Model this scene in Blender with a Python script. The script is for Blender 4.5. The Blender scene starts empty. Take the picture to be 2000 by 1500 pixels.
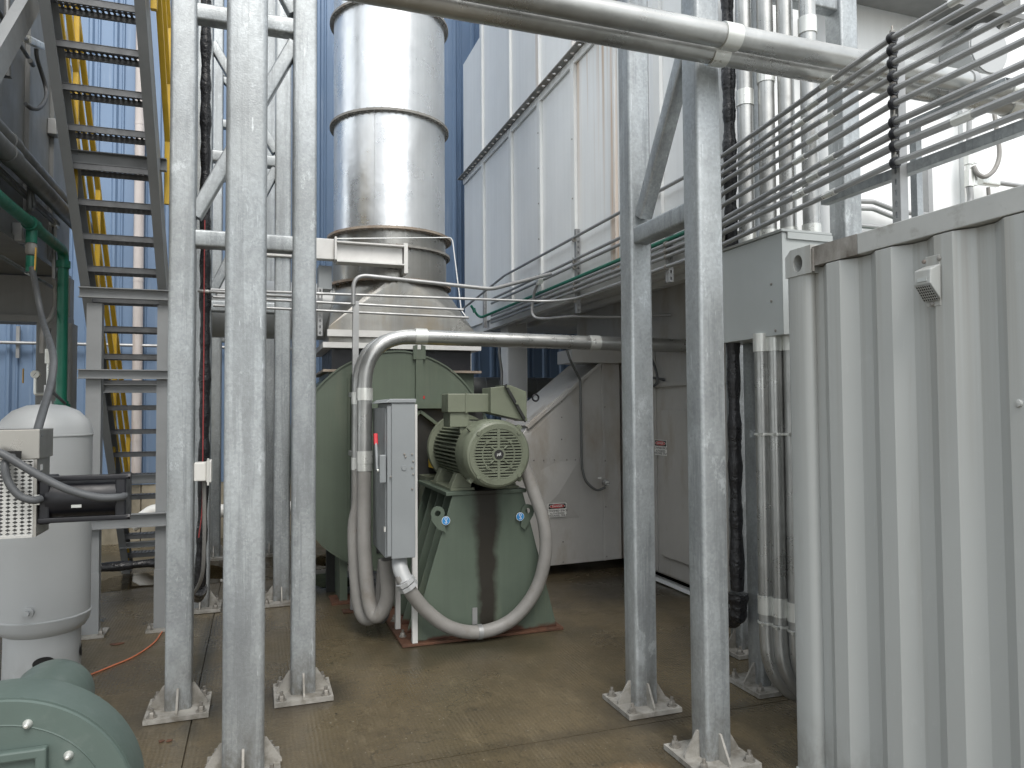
import bpy, math, random
from mathutils import Vector, Matrix
random.seed(7)
V = Vector
# ---------------------------------------------------------------- camera, sky, sun, exposure
scn = bpy.context.scene
YAW, PITCH, ROLL = (math.radians(a) for a in (19.265, 2.0, -0.39))
FOC, CAMH = 1425.3, 1.8                        # focal length in pixels of a 2000 px wide picture
cy, sy, cp, sp = math.cos(YAW), math.sin(YAW), math.cos(PITCH), math.sin(PITCH)
FWD = V((sy*cp, cy*cp, sp)); RT = V((cy, -sy, 0)); UP = RT.cross(FWD)
RT, UP = RT*math.cos(ROLL)+UP*math.sin(ROLL), UP*math.cos(ROLL)-RT*math.sin(ROLL)
cam = bpy.data.cameras.new('camera'); camo = bpy.data.objects.new('camera', cam)
scn.collection.objects.link(camo); scn.camera = camo
cam.sensor_width = 36; cam.lens = FOC/2000*36; cam.clip_start = 0.05; cam.clip_end = 500
m = Matrix((RT, UP, -FWD)).transposed().to_4x4(); m.translation = V((0, 0, CAMH)); camo.matrix_world = m

w = bpy.data.worlds.new('World'); scn.world = w; w.use_nodes = True
wn, wl = w.node_tree.nodes, w.node_tree.links; wn.clear()
SUN_EL, SUN_AZ = math.radians(52), math.radians(179)      # azimuth clockwise from +Y (behind the camera)
sky = wn.new('ShaderNodeTexSky'); sky.sky_type = 'NISHITA'; sky.sun_disc = False
sky.sun_elevation = SUN_EL; sky.sun_rotation = SUN_AZ; sky.air_density = 1.0; sky.dust_density = 4.0; sky.ozone_density = 1.0
hs = wn.new('ShaderNodeMix'); hs.data_type = 'RGBA'; hs.inputs[0].default_value = .80; hs.inputs[7].default_value = (5.9, 6.13, 6.2, 1)   # overcast: an even cloud sheet over the sky
bg = wn.new('ShaderNodeBackground'); bg.inputs[1].default_value = 0.15
wo = wn.new('ShaderNodeOutputWorld')
wl.new(sky.outputs[0], hs.inputs[6]); wl.new(hs.outputs[2], bg.inputs[0]); wl.new(bg.outputs[0], wo.inputs[0])
sl = bpy.data.lights.new('sun', 'SUN'); sl.energy = 1.3; sl.angle = math.radians(28); sl.color = (1, .97, .93)
so = bpy.data.objects.new('sun', sl); scn.collection.objects.link(so)
sd = V((math.sin(SUN_AZ)*math.cos(SUN_EL), math.cos(SUN_AZ)*math.cos(SUN_EL), math.sin(SUN_EL)))
so.rotation_euler = sd.to_track_quat('Z', 'Y').to_euler()
vs = scn.view_settings; vs.view_transform = 'Standard'; vs.look = 'None'; vs.exposure = 0.98; vs.gamma = 1; vs.use_curve_mapping = False
scn.cycles.max_bounces = 8; scn.cycles.use_denoising = True

# ---------------------------------------------------------------- surveying: picture ray -> point on a plane of the yard
CAM = V((0, 0, CAMH))
def ray(x, y): return RT*((x-1000)/FOC)+UP*((750-y)/FOC)+FWD
def AY(x, y, Y): d = ray(x, y); return CAM+d*(Y/d.y)
def AX(x, y, X): d = ray(x, y); return CAM+d*(X/d.x)
def AZ(x, y, Z=0): d = ray(x, y); return CAM+d*((Z-CAMH)/d.z)

# ---------------------------------------------------------------- materials
def mat(name, col, rough=.5, metal=0.0, var=.12, vs_=2.0, streak=0.0, spangle=0.0, bump=0.0, bs=60, dirt=None, dirt_amt=.0, dirt_scale=1.5,
        dirt_streak=.12, rvar=.12, spec=.5, bdist=.004, scuff=0.0, runs=0.0, foot=0.0, topdrip=None):
    m = bpy.data.materials.new(name); m.use_nodes = True
    N, L = m.node_tree.nodes, m.node_tree.links; b = N['Principled BSDF']
    b.inputs['Metallic'].default_value = metal; b.inputs['Specular IOR Level'].default_value = spec
    g = N.new('ShaderNodeNewGeometry')
    def noise(scale, zs=1.0, detail=5, rough=.6):
        mp = N.new('ShaderNodeMapping'); mp.inputs['Scale'].default_value = (1, 1, zs); L.new(g.outputs['Position'], mp.inputs[0])
        n = N.new('ShaderNodeTexNoise'); n.inputs['Scale'].default_value = scale; n.inputs['Detail'].default_value = detail; n.inputs['Roughness'].default_value = rough
        L.new(mp.outputs[0], n.inputs['Vector']); return n.outputs[0]
    def remap(s, a, bb, c, d):
        r = N.new('ShaderNodeMapRange'); r.inputs[1].default_value = a; r.inputs[2].default_value = bb; r.inputs[3].default_value = c; r.inputs[4].default_value = d
        L.new(s, r.inputs[0]); return r.outputs[0]
    def mix(f, a, bb, t='MIX'):
        x = N.new('ShaderNodeMix'); x.data_type = 'RGBA'; x.blend_type = t
        if isinstance(f, float): x.inputs[0].default_value = f
        else: L.new(f, x.inputs[0])
        for i, c in ((6, a), (7, bb)):
            if isinstance(c, tuple): x.inputs[i].default_value = (*c, 1)
            else: L.new(c, x.inputs[i])
        return x.outputs[2]
    c = mix(remap(noise(vs_), .3, .7, 0, 1), tuple(x*(1-var) for x in col), tuple(min(1, x*(1+var)) for x in col))
    if streak:
        c = mix(remap(noise(14, .035, 4), .38, .72, 0, streak), c, tuple(x*.55 for x in col))
    if spangle:
        vo = N.new('ShaderNodeTexVoronoi'); vo.inputs['Scale'].default_value = 75; L.new(g.outputs['Position'], vo.inputs['Vector'])
        bw = N.new('ShaderNodeRGBToBW'); L.new(vo.outputs['Color'], bw.inputs[0])
        c = mix(remap(bw.outputs[0], .2, .8, 0, spangle), c, tuple(min(1, x*1.5) for x in col))
        c = mix(remap(noise(22, .5, 6, .7), .5, .72, 0, spangle*1.3), c, tuple(x*.62 for x in col))
        c = mix(remap(noise(38, 1, 6, .75), .6, .68, 0, spangle*1.1), c, tuple(min(1, x*1.7) for x in col))
    if runs:
        c = mix(remap(noise(11, .05, 5, .7), .52, .60, 0, runs), c, tuple(x*.52 for x in col))
        c = mix(remap(noise(1.1, .6, 6, .75), .50, .56, 0, runs*.8), c, tuple(x*.66 for x in col))
    if scuff:
        c = mix(remap(noise(4.2, .55, 8, .8), .60, .64, 0, scuff), c, tuple(min(1, x*1.75) for x in col))
        c = mix(remap(noise(55, .12, 3, .6), .68, .71, 0, scuff), c, tuple(min(1, x*1.9) for x in col))
    if foot or topdrip:
        sx_ = N.new('ShaderNodeSeparateXYZ'); L.new(g.outputs['Position'], sx_.inputs[0])
        def mul(a_, b__):
            q_ = N.new('ShaderNodeMath'); q_.operation = 'MULTIPLY'; L.new(a_, q_.inputs[0]); L.new(b__, q_.inputs[1]); return q_.outputs[0]
        if foot: c = mix(mul(remap(sx_.outputs[2], .02, .35, foot, 0), remap(noise(14, .6, 6, .7), .35, .62, 0, 1)), c, (.10, .085, .06))
        if topdrip:
            zt, ln, cc_, am = topdrip
            c = mix(mul(remap(sx_.outputs[2], zt-ln, zt, 0, 1), remap(noise(10, .012, 5, .7), .48, .68, 0, am)), c, cc_)
    if dirt:
        c = mix(remap(noise(dirt_scale, dirt_streak, 6, .65), .62-.25*dirt_amt, .75, 0, min(1, .35+dirt_amt)), c, dirt)
    L.new(c, b.inputs['Base Color'])
    L.new(remap(noise(vs_*2.3), .3, .7, max(.03, rough-rvar), min(1, rough+rvar)), b.inputs['Roughness'])
    if bump:
        bp = N.new('ShaderNodeBump'); bp.inputs['Strength'].default_value = bump; bp.inputs['Distance'].default_value = bdist
        L.new(noise(bs, 1, 3), bp.inputs['Height']); L.new(bp.outputs[0], b.inputs['Normal'])
    m['_h'] = 0; del m['_h']
    return m
M = {}
M['galv'] = mat('galvanized_steel', (.345, .368, .378), .42, .5, .16, 1.5, spangle=.34, bump=.3, bs=120, dirt=(.20, .212, .222), dirt_amt=.35, dirt_scale=2.6, dirt_streak=.4, scuff=.5, runs=.42, foot=.8)
M['plate'] = mat('galvanized_plate', (.30, .29, .265), .65, .1, .3, 6, dirt=(.09, .077, .055), dirt_amt=.65, dirt_scale=8, dirt_streak=1, bump=.3, bs=90)
M['bolt'] = mat('bolt_zinc', (.28, .265, .24), .45, .6, .2, 30)
M['emt'] = mat('steel_conduit', (.33, .335, .335), .45, .5, .12, 4)
M['pipe'] = mat('large_conduit', (.40, .405, .395), .33, .78, .18, 3, bump=.15, bs=40, dirt=(.26, .26, .25), dirt_amt=.2, dirt_scale=7, dirt_streak=1, scuff=.1)
M['coupling'] = mat('coupling_zinc', (.66, .67, .64), .35, .6, .1, 6)
M['stack'] = mat('stack_stainless', (.74, .755, .765), .31, .88, .07, 1.6, streak=.18, bump=.5, bs=2.6, bdist=.016, rvar=.08)
M['transition'] = mat('transition_stainless', (.34, .335, .315), .34, .8, .16, 2, streak=.45, bump=.4, bs=3.5, bdist=.015, dirt=(.30, .235, .14), dirt_amt=.42, dirt_scale=1.6, dirt_streak=.5, scuff=.15)
M['flange'] = mat('rusty_flange', (.33, .28, .23), .6, .4, .3, 6, dirt=(.26, .11, .04), dirt_amt=.4, dirt_scale=5, dirt_streak=1)
M['whiteflange'] = mat('white_flange', (.62, .62, .605), .55, .1, .08, 6, dirt=(.33, .27, .20), dirt_amt=.15, dirt_scale=7, dirt_streak=.3)
M['white'] = mat('white_panel', (.80, .82, .825), .5, 0, .04, 1.2, streak=.12)
M['rustwhite'] = mat('rust_streaked_white', (.72, .74, .745), .55, 0, .05, 1.2, streak=.15, dirt=(.50, .27, .09), dirt_amt=.75, dirt_scale=11, dirt_streak=.02)
M['rustpanel'] = mat('rust_streaked_panel', (.80, .82, .825), .5, 0, .04, 1.2, streak=.12, topdrip=(5.2, 1.9, (.44, .25, .10), .9))
M['batten'] = mat('white_batten', (.74, .755, .75), .5, 0, .05, 1.2)
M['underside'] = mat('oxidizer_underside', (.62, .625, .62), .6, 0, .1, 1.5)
M['clad'] = mat('duct_cladding', (.46, .452, .432), .48, .25, .10, .9, bump=.3, bs=2.0, bdist=.02, dirt=(.30, .24, .17), dirt_amt=.4, dirt_scale=2.6, dirt_streak=.35, scuff=.12)
M['angle'] = mat('dirty_angle', (.24, .235, .22), .65, .1, .25, 7, dirt=(.16, .07, .03), dirt_amt=.35, dirt_scale=6, dirt_streak=1)
M['blue'] = mat('blue_siding', (.150, .222, .335), .42, .1, .06, .7, streak=.10, dirt=(.34, .41, .50), dirt_amt=.10, dirt_scale=16, dirt_streak=.045)
M['block'] = mat('concrete_base', (.30, .265, .20), .85, 0, .2, 3, bump=.6, bs=50, dirt=(.13, .11, .07), dirt_amt=.45, dirt_scale=3, dirt_streak=.4)
M['stair'] = mat('grey_stair_paint', (.235, .245, .25), .5, 0, .10, 3)
M['tread'] = mat('tread_galv', (.16, .165, .17), .5, .4, .18, 9)
M['yellow'] = mat('yellow_paint', (.62, .40, .035), .45, 0, .1, 4, dirt=(.34, .22, .03), dirt_amt=.25, dirt_scale=5)
M['leftbox'] = mat('grey_housing', (.20, .205, .203), .5, .1, .12, 1.2, streak=.25)
M['greypipe'] = mat('dark_conduit', (.135, .14, .138), .40, .35, .14, 4)
M['green'] = mat('fan_green', (.098, .124, .092), .45, 0, .12, 1.6, streak=.28, dirt=(.15, .155, .115), dirt_amt=.38, dirt_scale=3, dirt_streak=.12, bump=.06, bs=5, bdist=.01)
M['motor'] = mat('motor_green', (.155, .172, .124), .42, 0, .08, 4, dirt=(.095, .10, .07), dirt_amt=.28, dirt_scale=7, dirt_streak=1)
M['motordark'] = mat('motor_dark', (.02, .021, .02), .6, 0, .1, 4)
M['blower'] = mat('blower_green', (.080, .110, .098), .42, 0, .08, 3, dirt=(.13, .16, .145), dirt_amt=.25, dirt_scale=9, dirt_streak=1, bump=.1, bs=160, bdist=.002, scuff=.08)
M['rust'] = mat('rust_plate', (.10, .045, .025), .75, 0, .4, 9, bump=.5, bs=60, dirt=(.05, .03, .02), dirt_amt=.4, dirt_scale=8, dirt_streak=1)
M['switch'] = mat('switch_grey', (.245, .265, .275), .42, 0, .05, 3, bump=.04, bs=4, bdist=.006)
M['junction'] = mat('junction_box_grey', (.40, .425, .42), .45, 0, .05, 2)
M['red'] = mat('red_grip', (.52, .02, .03), .4)
M['hose'] = mat('liquidtight_hose', (.235, .228, .215), .52, 0, .12, 5, dirt=(.14, .11, .08), dirt_amt=.28, dirt_scale=4, dirt_streak=1)
M['cable'] = mat('dark_hose', (.085, .09, .095), .5, 0, .1, 5)
M['black'] = mat('black_plastic', (.007, .0075, .011), .42, 0, .2, 6)
M['tape'] = mat('black_tape_wrap', (.012, .012, .014), .33, 0, .3, 9, bump=.9, bs=26, bdist=.012)
M['container'] = mat('container_paint', (.375, .39, .382), .40, 0, .03, 1.1, bump=.12, bs=3.5, bdist=.012, dirt=(.27, .265, .24), dirt_amt=.10, dirt_scale=9, dirt_streak=.06, foot=.5, scuff=.06, topdrip=(2.5, 1.2, (.22, .20, .165), .5))
M['crail'] = mat('container_rail', (.39, .40, .39), .55, 0, .08, 5, dirt=(.13, .11, .085), dirt_amt=.30, dirt_scale=9, dirt_streak=1)
M['railend'] = mat('container_rail_dirty', (.30, .29, .27), .65, 0, .1, 5, dirt=(.07, .055, .04), dirt_amt=.95, dirt_scale=9, dirt_streak=.5, bump=.3, bs=80)
M['tank'] = mat('tank_paint', (.40, .415, .42), .4, 0, .04, 2, dirt=(.24, .235, .22), dirt_amt=.16, dirt_scale=3, dirt_streak=.3, foot=.5)
M['ss'] = mat('stainless_box', (.36, .35, .325), .36, .7, .06, 3, streak=.12)
M['mesh'] = mat('expanded_metal', (.56, .56, .54), .4, .6, .1, 8)
M['gpipe'] = mat('green_pipe', (.008, .135, .085), .42, 0, .12, 4)
M['pvc'] = mat('white_pvc', (.72, .71, .67), .4, 0, .05, 3)
M['downspout'] = mat('downspout', (.50, .46, .44), .6, 0, .1, 2, dirt=(.28, .19, .12), dirt_amt=.6, dirt_scale=4, dirt_streak=.12)
M['signwhite'] = mat('sign_white', (.78, .78, .75), .5); M['signblack'] = mat('sign_black', (.012, .012, .012), .5); M['signred'] = mat('sign_red', (.42, .018, .02), .5)
M['lift'] = mat('lift_sticker_blue', (.035, .25, .58), .45)
M['orange'] = mat('orange_cord', (.55, .17, .085), .55, 0, .1, 9); M['redwire'] = mat('red_wire', (.42, .07, .07), .5)
M['brass'] = mat('yellow_handle', (.58, .34, .05), .5); M['gaugeface'] = mat('gauge_face', (.8, .8, .76), .4)
M['dark'] = mat('dark_gap', (.01, .01, .01), .8)
M['moss'] = mat('moss_dirt', (.045, .055, .02), .95, 0, .4, 14, bump=1, bs=90)

def stain_pedestal():
    m = mat('pedestal_green', (.092, .120, .092), .5, 0, .12, 1.6, streak=.28, dirt=(.165, .185, .13), dirt_amt=.32, dirt_scale=4, dirt_streak=.1)
    N, L = m.node_tree.nodes, m.node_tree.links; b = N['Principled BSDF']; src = b.inputs['Base Color'].links[0].from_socket
    g = N.new('ShaderNodeNewGeometry'); s = N.new('ShaderNodeSeparateXYZ'); L.new(g.outputs['Position'], s.inputs[0])
    n = N.new('ShaderNodeTexNoise'); n.inputs['Scale'].default_value = 7; n.inputs['Detail'].default_value = 6; L.new(g.outputs['Position'], n.inputs['Vector'])
    def math_(op, a, bb):
        x = N.new('ShaderNodeMath'); x.operation = op
        for i, v in ((0, a), (1, bb)):
            if isinstance(v, (int, float)): x.inputs[i].default_value = v
            else: L.new(v, x.inputs[i])
        return x.outputs[0]
    def mr(s_, a, bb, c, d):
        r = N.new('ShaderNodeMapRange'); r.inputs[1].default_value = a; r.inputs[2].default_value = bb; r.inputs[3].default_value = c; r.inputs[4].default_value = d; L.new(s_, r.inputs[0]); return r.outputs[0]
    def mx(f, a, c):
        x = N.new('ShaderNodeMix'); x.data_type = 'RGBA'; L.new(f, x.inputs[0]); L.new(a, x.inputs[6]); x.inputs[7].default_value = (*c, 1); return x.outputs[2]
    # oil run below the motor
    d = math_('ABSOLUTE', math_('ADD', math_('SUBTRACT', s.outputs[0], 1.735), math_('MULTIPLY', math_('SUBTRACT', n.outputs[0], .5), .10)), 0)
    wide = mr(s.outputs[2], .1, 1.15, .085, .15)
    f = mr(math_('DIVIDE', d, wide), .45, .95, .95, 0)
    c = mx(f, src, (.018, .014, .010))
    # rust creeping up from the ground
    z = math_('ADD', s.outputs[2], math_('MULTIPLY', math_('SUBTRACT', n.outputs[0], .5), .14))
    c = mx(mr(z, .03, .055, 1, 0), c, (.075, .03, .018))
    L.new(c, b.inputs['Base Color']); return m
M['pedestal'] = stain_pedestal()

def ground_mat():
    m = bpy.data.materials.new('wet_concrete'); m.use_nodes = True
    N, L = m.node_tree.nodes, m.node_tree.links; b = N['Principled BSDF']; g = N.new('ShaderNodeNewGeometry')
    def noise(sc, det=6, r=.6, scale=(1, 1, 1)):
        mp = N.new('ShaderNodeMapping'); mp.inputs['Scale'].default_value = scale; L.new(g.outputs['Position'], mp.inputs[0])
        n = N.new('ShaderNodeTexNoise'); n.inputs['Scale'].default_value = sc; n.inputs['Detail'].default_value = det; n.inputs['Roughness'].default_value = r; L.new(mp.outputs[0], n.inputs['Vector']); return n.outputs[0]
    def mr(s_, a, bb, c, d):
        r = N.new('ShaderNodeMapRange'); r.inputs[1].default_value = a; r.inputs[2].default_value = bb; r.inputs[3].default_value = c; r.inputs[4].default_value = d; L.new(s_, r.inputs[0]); return r.outputs[0]
    def mx(f, a, c, t='MIX'):
        x = N.new('ShaderNodeMix'); x.data_type = 'RGBA'; x.blend_type = t; L.new(f, x.inputs[0])
        for i, v in ((6, a), (7, c)):
            if isinstance(v, tuple): x.inputs[i].default_value = (*v, 1)
            else: L.new(v, x.inputs[i])
        return x.outputs[2]
    big = noise(.55, 4, .55)
    c = mx(mr(big, .32, .68, 0, 1), (.088, .069, .040), (.160, .125, .073))
    c = mx(mr(noise(2.2, 9, .75), .46, .62, 0, .7), c, (.048, .038, .023))
    c = mx(mr(noise(5, 9, .75, (1, .35, 1)), .54, .66, 0, .5), c, (.20, .162, .10))
    c = mx(mr(noise(1.1, 9, .78), .53, .58, 0, .4), c, (.16, .13, .083))
    c = mx(mr(noise(13, 8, .75), .56, .62, 0, .5), c, (.052, .043, .027))
    c = mx(mr(noise(90, 3), .42, .60, 0, .5), c, (.062, .052, .033))
    c = mx(mr(noise(48, 2), .70, .72, 0, .5), c, (.46, .44, .38))            # light specks of grit
    c = mx(mr(noise(19, 3), .70, .71, 0, .85), c, (.03, .025, .018))
    vc = N.new('ShaderNodeTexVoronoi'); vc.feature = 'DISTANCE_TO_EDGE'; vc.inputs['Scale'].default_value = .42
    wp_ = N.new('ShaderNodeVectorMath'); wp_.operation = 'ADD'; wn_ = N.new('ShaderNodeTexNoise'); wn_.inputs['Scale'].default_value = 3; wn_.inputs['Detail'].default_value = 6; L.new(g.outputs['Position'], wn_.inputs['Vector'])
    L.new(g.outputs['Position'], wp_.inputs[0]); L.new(wn_.outputs['Color'], wp_.inputs[1]); L.new(wp_.outputs[0], vc.inputs['Vector'])
    c = mx(mr(vc.outputs['Distance'], .0, .004, .75, 0), c, (.035, .03, .02))  # hairline cracks
    # oily black areas with their own outline: under the oxidizer, in front of the pedestal, along the joint; plus contact shadows painted round the post feet
    sp_ = N.new('ShaderNodeSeparateXYZ'); L.new(g.outputs['Position'], sp_.inputs[0])
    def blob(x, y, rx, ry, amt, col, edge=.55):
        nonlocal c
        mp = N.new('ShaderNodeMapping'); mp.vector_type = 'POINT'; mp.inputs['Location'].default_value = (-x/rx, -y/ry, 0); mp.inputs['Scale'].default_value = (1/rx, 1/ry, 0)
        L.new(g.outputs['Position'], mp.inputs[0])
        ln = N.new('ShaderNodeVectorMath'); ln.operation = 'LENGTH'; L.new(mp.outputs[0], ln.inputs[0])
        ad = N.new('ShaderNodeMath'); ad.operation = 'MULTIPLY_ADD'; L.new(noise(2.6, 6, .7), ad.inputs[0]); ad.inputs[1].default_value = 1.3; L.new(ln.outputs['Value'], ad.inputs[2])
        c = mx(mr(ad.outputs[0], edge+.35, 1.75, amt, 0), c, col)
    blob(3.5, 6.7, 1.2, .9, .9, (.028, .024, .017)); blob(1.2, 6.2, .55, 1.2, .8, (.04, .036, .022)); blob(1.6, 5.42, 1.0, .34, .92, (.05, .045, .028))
    blob(-.42, 4.88, .42, .40, .95, (.03, .028, .022)); blob(.28, 4.88, .40, .38, .95, (.035, .03, .024)); blob(2.2, 3.95, .40, .40, .85, (.035, .03, .022)); blob(2.2, 3.24, .36, .36, .85, (.03, .026, .02))  # contact shadows of the post base plates, painted into the slab colour
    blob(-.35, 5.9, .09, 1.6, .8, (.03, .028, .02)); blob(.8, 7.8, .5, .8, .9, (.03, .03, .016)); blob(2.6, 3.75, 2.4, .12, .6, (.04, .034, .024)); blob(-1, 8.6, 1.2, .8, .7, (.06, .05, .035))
    blob(1.75, 3.25, .22, .14, .5, (.26, .16, .08))
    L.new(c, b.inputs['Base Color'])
    wet = noise(.8, 5, .6)
    L.new(mr(wet, .38, .60, .13, .46), b.inputs['Roughness'])
    wv = N.new('ShaderNodeTexWave'); wv.wave_type = 'BANDS'; wv.bands_direction = 'X'; wv.inputs['Scale'].default_value = 13; wv.inputs['Distortion'].default_value = 2.2; wv.inputs['Detail'].default_value = 2; wv.inputs['Detail Scale'].default_value = .6
    L.new(g.outputs['Position'], wv.inputs['Vector'])
    b1 = N.new('ShaderNodeBump'); b1.inputs['Strength'].default_value = .2; b1.inputs['Distance'].default_value = .004; L.new(wv.outputs['Fac'], b1.inputs['Height'])
    b2 = N.new('ShaderNodeBump'); b2.inputs['Strength'].default_value = .5; b2.inputs['Distance'].default_value = .006; L.new(noise(30, 5), b2.inputs['Height']); L.new(b1.outputs[0], b2.inputs['Normal'])
    L.new(b2.outputs[0], b.inputs['Normal']); return m
M['ground'] = ground_mat()
def water_mat():
    m = bpy.data.materials.new('puddle_water'); m.use_nodes = True; N, L = m.node_tree.nodes, m.node_tree.links; N.clear()
    o = N.new('ShaderNodeOutputMaterial'); t = N.new('ShaderNodeBsdfTransparent'); t.inputs[0].default_value = (.80, .77, .70, 1); gl = N.new('ShaderNodeBsdfGlossy'); gl.inputs['Roughness'].default_value = .02
    f = N.new('ShaderNodeFresnel'); f.inputs[0].default_value = 1.33; mx = N.new('ShaderNodeMixShader')
    L.new(f.outputs[0], mx.inputs[0]); L.new(t.outputs[0], mx.inputs[1]); L.new(gl.outputs[0], mx.inputs[2]); L.new(mx.outputs[0], o.inputs[0]); return m
M['water'] = water_mat()

# ---------------------------------------------------------------- mesh building
class MB:
    def __init__(s): s.v = []; s.f = []; s.sm = False
    def add(s, vs, fs):
        n = len(s.v); s.v += [V(v) for v in vs]; s.f += [[i+n for i in f] for f in fs]; return s
    def box(s, x0, x1, y0, y1, z0, z1):
        return s.add([(x0, y0, z0), (x1, y0, z0), (x1, y1, z0), (x0, y1, z0), (x0, y0, z1), (x1, y0, z1), (x1, y1, z1), (x0, y1, z1)],
                     [(0, 3, 2, 1), (4, 5, 6, 7), (0, 1, 5, 4), (1, 2, 6, 5), (2, 3, 7, 6), (3, 0, 4, 7)])
    def prism(s, pts, ext):
        pts = [V(p) for p in pts]; e = V(ext); n = len(pts)
        return s.add(pts+[p+e for p in pts], [list(range(n))[::-1], list(range(n, 2*n))]+[(i, (i+1) % n, n+(i+1) % n, n+i) for i in range(n)])
    def hull(s, a, b):          # two loops of equal length
        n = len(a); return s.add(list(a)+list(b), [list(range(n))[::-1], list(range(n, 2*n))]+[(i, (i+1) % n, n+(i+1) % n, n+i) for i in range(n)])
    def sweep(s, path, section, cap=True, up=None):   # section(i)-> list of (a,b) in the frame
        path = [V(p) for p in path]; T = []
        for i in range(len(path)):
            a = path[max(0, i-1)]; b = path[min(len(path)-1, i+1)]; T.append((b-a).normalized())
        u = V(up) if up else (V((0, 0, 1)) if abs(T[0].z) < .9 else V((1, 0, 0)))
        rings = []
        for i, p in enumerate(path):
            u = (u-T[i]*u.dot(T[i])).normalized(); wv = T[i].cross(u)
            sec = section(i); rings.append([p+wv*a+u*b for a, b in sec])
        k = len(rings[0]); vs = [q for r in rings for q in r]
        fs = [(i*k+j, i*k+(j+1) % k, (i+1)*k+(j+1) % k, (i+1)*k+j) for i in range(len(rings)-1) for j in range(k)]
        if cap: fs += [list(range(k))[::-1], list(range((len(rings)-1)*k, len(rings)*k))]
        return s.add(vs, fs)
    def tube(s, path, r, n=12, cap=True):
        s.sm = True; R = r if callable(r) else (lambda i: r)
        return s.sweep(path, lambda i: [(R(i)*math.cos(2*math.pi*j/n), R(i)*math.sin(2*math.pi*j/n)) for j in range(n)], cap)
    def bar(s, p0, p1, w_, d, r=.0, up=None, seg=3):  # rounded rectangular section
        if r <= 0: sec = [(-w_/2, -d/2), (w_/2, -d/2), (w_/2, d/2), (-w_/2, d/2)]
        else:
            s.sm = True; sec = []
            for cx, cy_, a0 in ((w_/2-r, d/2-r, 0), (-w_/2+r, d/2-r, 90), (-w_/2+r, -d/2+r, 180), (w_/2-r, -d/2+r, 270)):
                for k in range(seg+1):
                    a = math.radians(a0+90*k/seg); sec.append((cx+r*math.cos(a), cy_+r*math.sin(a)))
        return s.sweep([p0, p1], lambda i: sec, True, up)
    def lathe(s, prof, c, axis='Z', n=32, cap=(True, True)):
        s.sm = True; c = V(c); k = len(prof); vs = []
        for j in range(n):
            a = 2*math.pi*j/n; ca, sa = math.cos(a), math.sin(a)
            for r, h in prof:
                vs.append(c+(V((r*ca, r*sa, h)) if axis == 'Z' else V((r*ca, h, r*sa)) if axis == 'Y' else V((h, r*ca, r*sa))))
        fs = [(j*k+i, ((j+1) % n)*k+i, ((j+1) % n)*k+i+1, j*k+i+1) for j in range(n) for i in range(k-1)]
        if cap[0]: fs.append([j*k for j in range(n)][::-1])
        if cap[1]: fs.append([j*k+k-1 for j in range(n)])
        return s.add(vs, fs)
    def perf(s, o, ux, uy, nx, ny, cw, ch, hw, hh, shape='hex', stagger=False):   # sheet with real holes, shared corners
        o, ux, uy = V(o), V(ux), V(uy); idx = {}
        def vid(a, b):
            key = (round(a, 5), round(b, 5))
            if key not in idx: idx[key] = len(s.v); s.v.append(o+ux*a+uy*b)
            return idx[key]
        q = {'hex': [(-.55, -1), (0, -1), (.55, -1), (1, 0), (.55, 1), (0, 1), (-.55, 1), (-1, 0)], 'dia': [(-.5, -.5), (0, -1), (.5, -.5), (1, 0), (.5, .5), (0, 1), (-.5, .5), (-1, 0)],
             'rect': [(-1, -1), (0, -1), (1, -1), (1, 0), (1, 1), (0, 1), (-1, 1), (-1, 0)]}[shape]
        for j in range(ny):
            for i in range(nx):
                cx = (i+.5)*cw; cy_ = (j+.5)*ch
                out = [(-1, -1), (0, -1), (1, -1), (1, 0), (1, 1), (0, 1), (-1, 1), (-1, 0)]
                O = [vid(cx+a*cw/2, cy_+b*ch/2) for a, b in out]; Hh = [vid(cx+a*hw/2, cy_+b*hh/2) for a, b in q]
                for k in range(8): s.f.append([O[k], O[(k+1) % 8], Hh[(k+1) % 8], Hh[k]])
        return s
    def mesh(s, name, off=V((0, 0, 0)), ang=35):
        me = bpy.data.meshes.new(name); me.from_pydata([tuple(v-off) for v in s.v], [], s.f)
        import bmesh as bmm
        b = bmm.new(); b.from_mesh(me); bmm.ops.recalc_face_normals(b, faces=b.faces); b.to_mesh(me); b.free()
        if s.sm:
            me.polygons.foreach_set('use_smooth', [True]*len(me.polygons)); me.set_sharp_from_angle(angle=math.radians(ang))
        me.update(); return me

ROOT = {}
def link(o): scn.collection.objects.link(o); return o
def tag(o, label=None, cat=None, group=None, kind=None):
    if label: o['label'] = label
    if cat: o['category'] = cat
    if group: o['group'] = group
    if kind: o['kind'] = kind
    return o
def T(name, label, cat, loc=(0, 0, 0), group=None):
    o = link(bpy.data.objects.new(name, None)); o.location = loc; o.empty_display_size = .1; ROOT[o.name] = V(loc); return tag(o, label, cat, group)
def A(name, mb, m_, parent=None, label=None, cat=None, group=None, kind=None, bev=0, solid=0, ang=35):
    if parent is None:
        xs = [v.x for v in mb.v]; ys = [v.y for v in mb.v]; zs = [v.z for v in mb.v]
        off = V(((min(xs)+max(xs))/2, (min(ys)+max(ys))/2, min(zs)))
    else: off = ROOT[parent.name]
    o = link(bpy.data.objects.new(name, mb.mesh(name, off, ang))); o.data.materials.append(M[m_] if isinstance(m_, str) else m_)
    if parent is None: o.location = off
    else: o.parent = parent
    ROOT[o.name] = off; tag(o, label, cat, group, kind)
    if solid:
        md = o.modifiers.new('solid', 'SOLIDIFY'); md.thickness = solid; md.offset = 0
    if bev:
        md = o.modifiers.new('bevel', 'BEVEL'); md.width = bev; md.segments = 2; md.limit_method = 'ANGLE'
    return o
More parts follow.
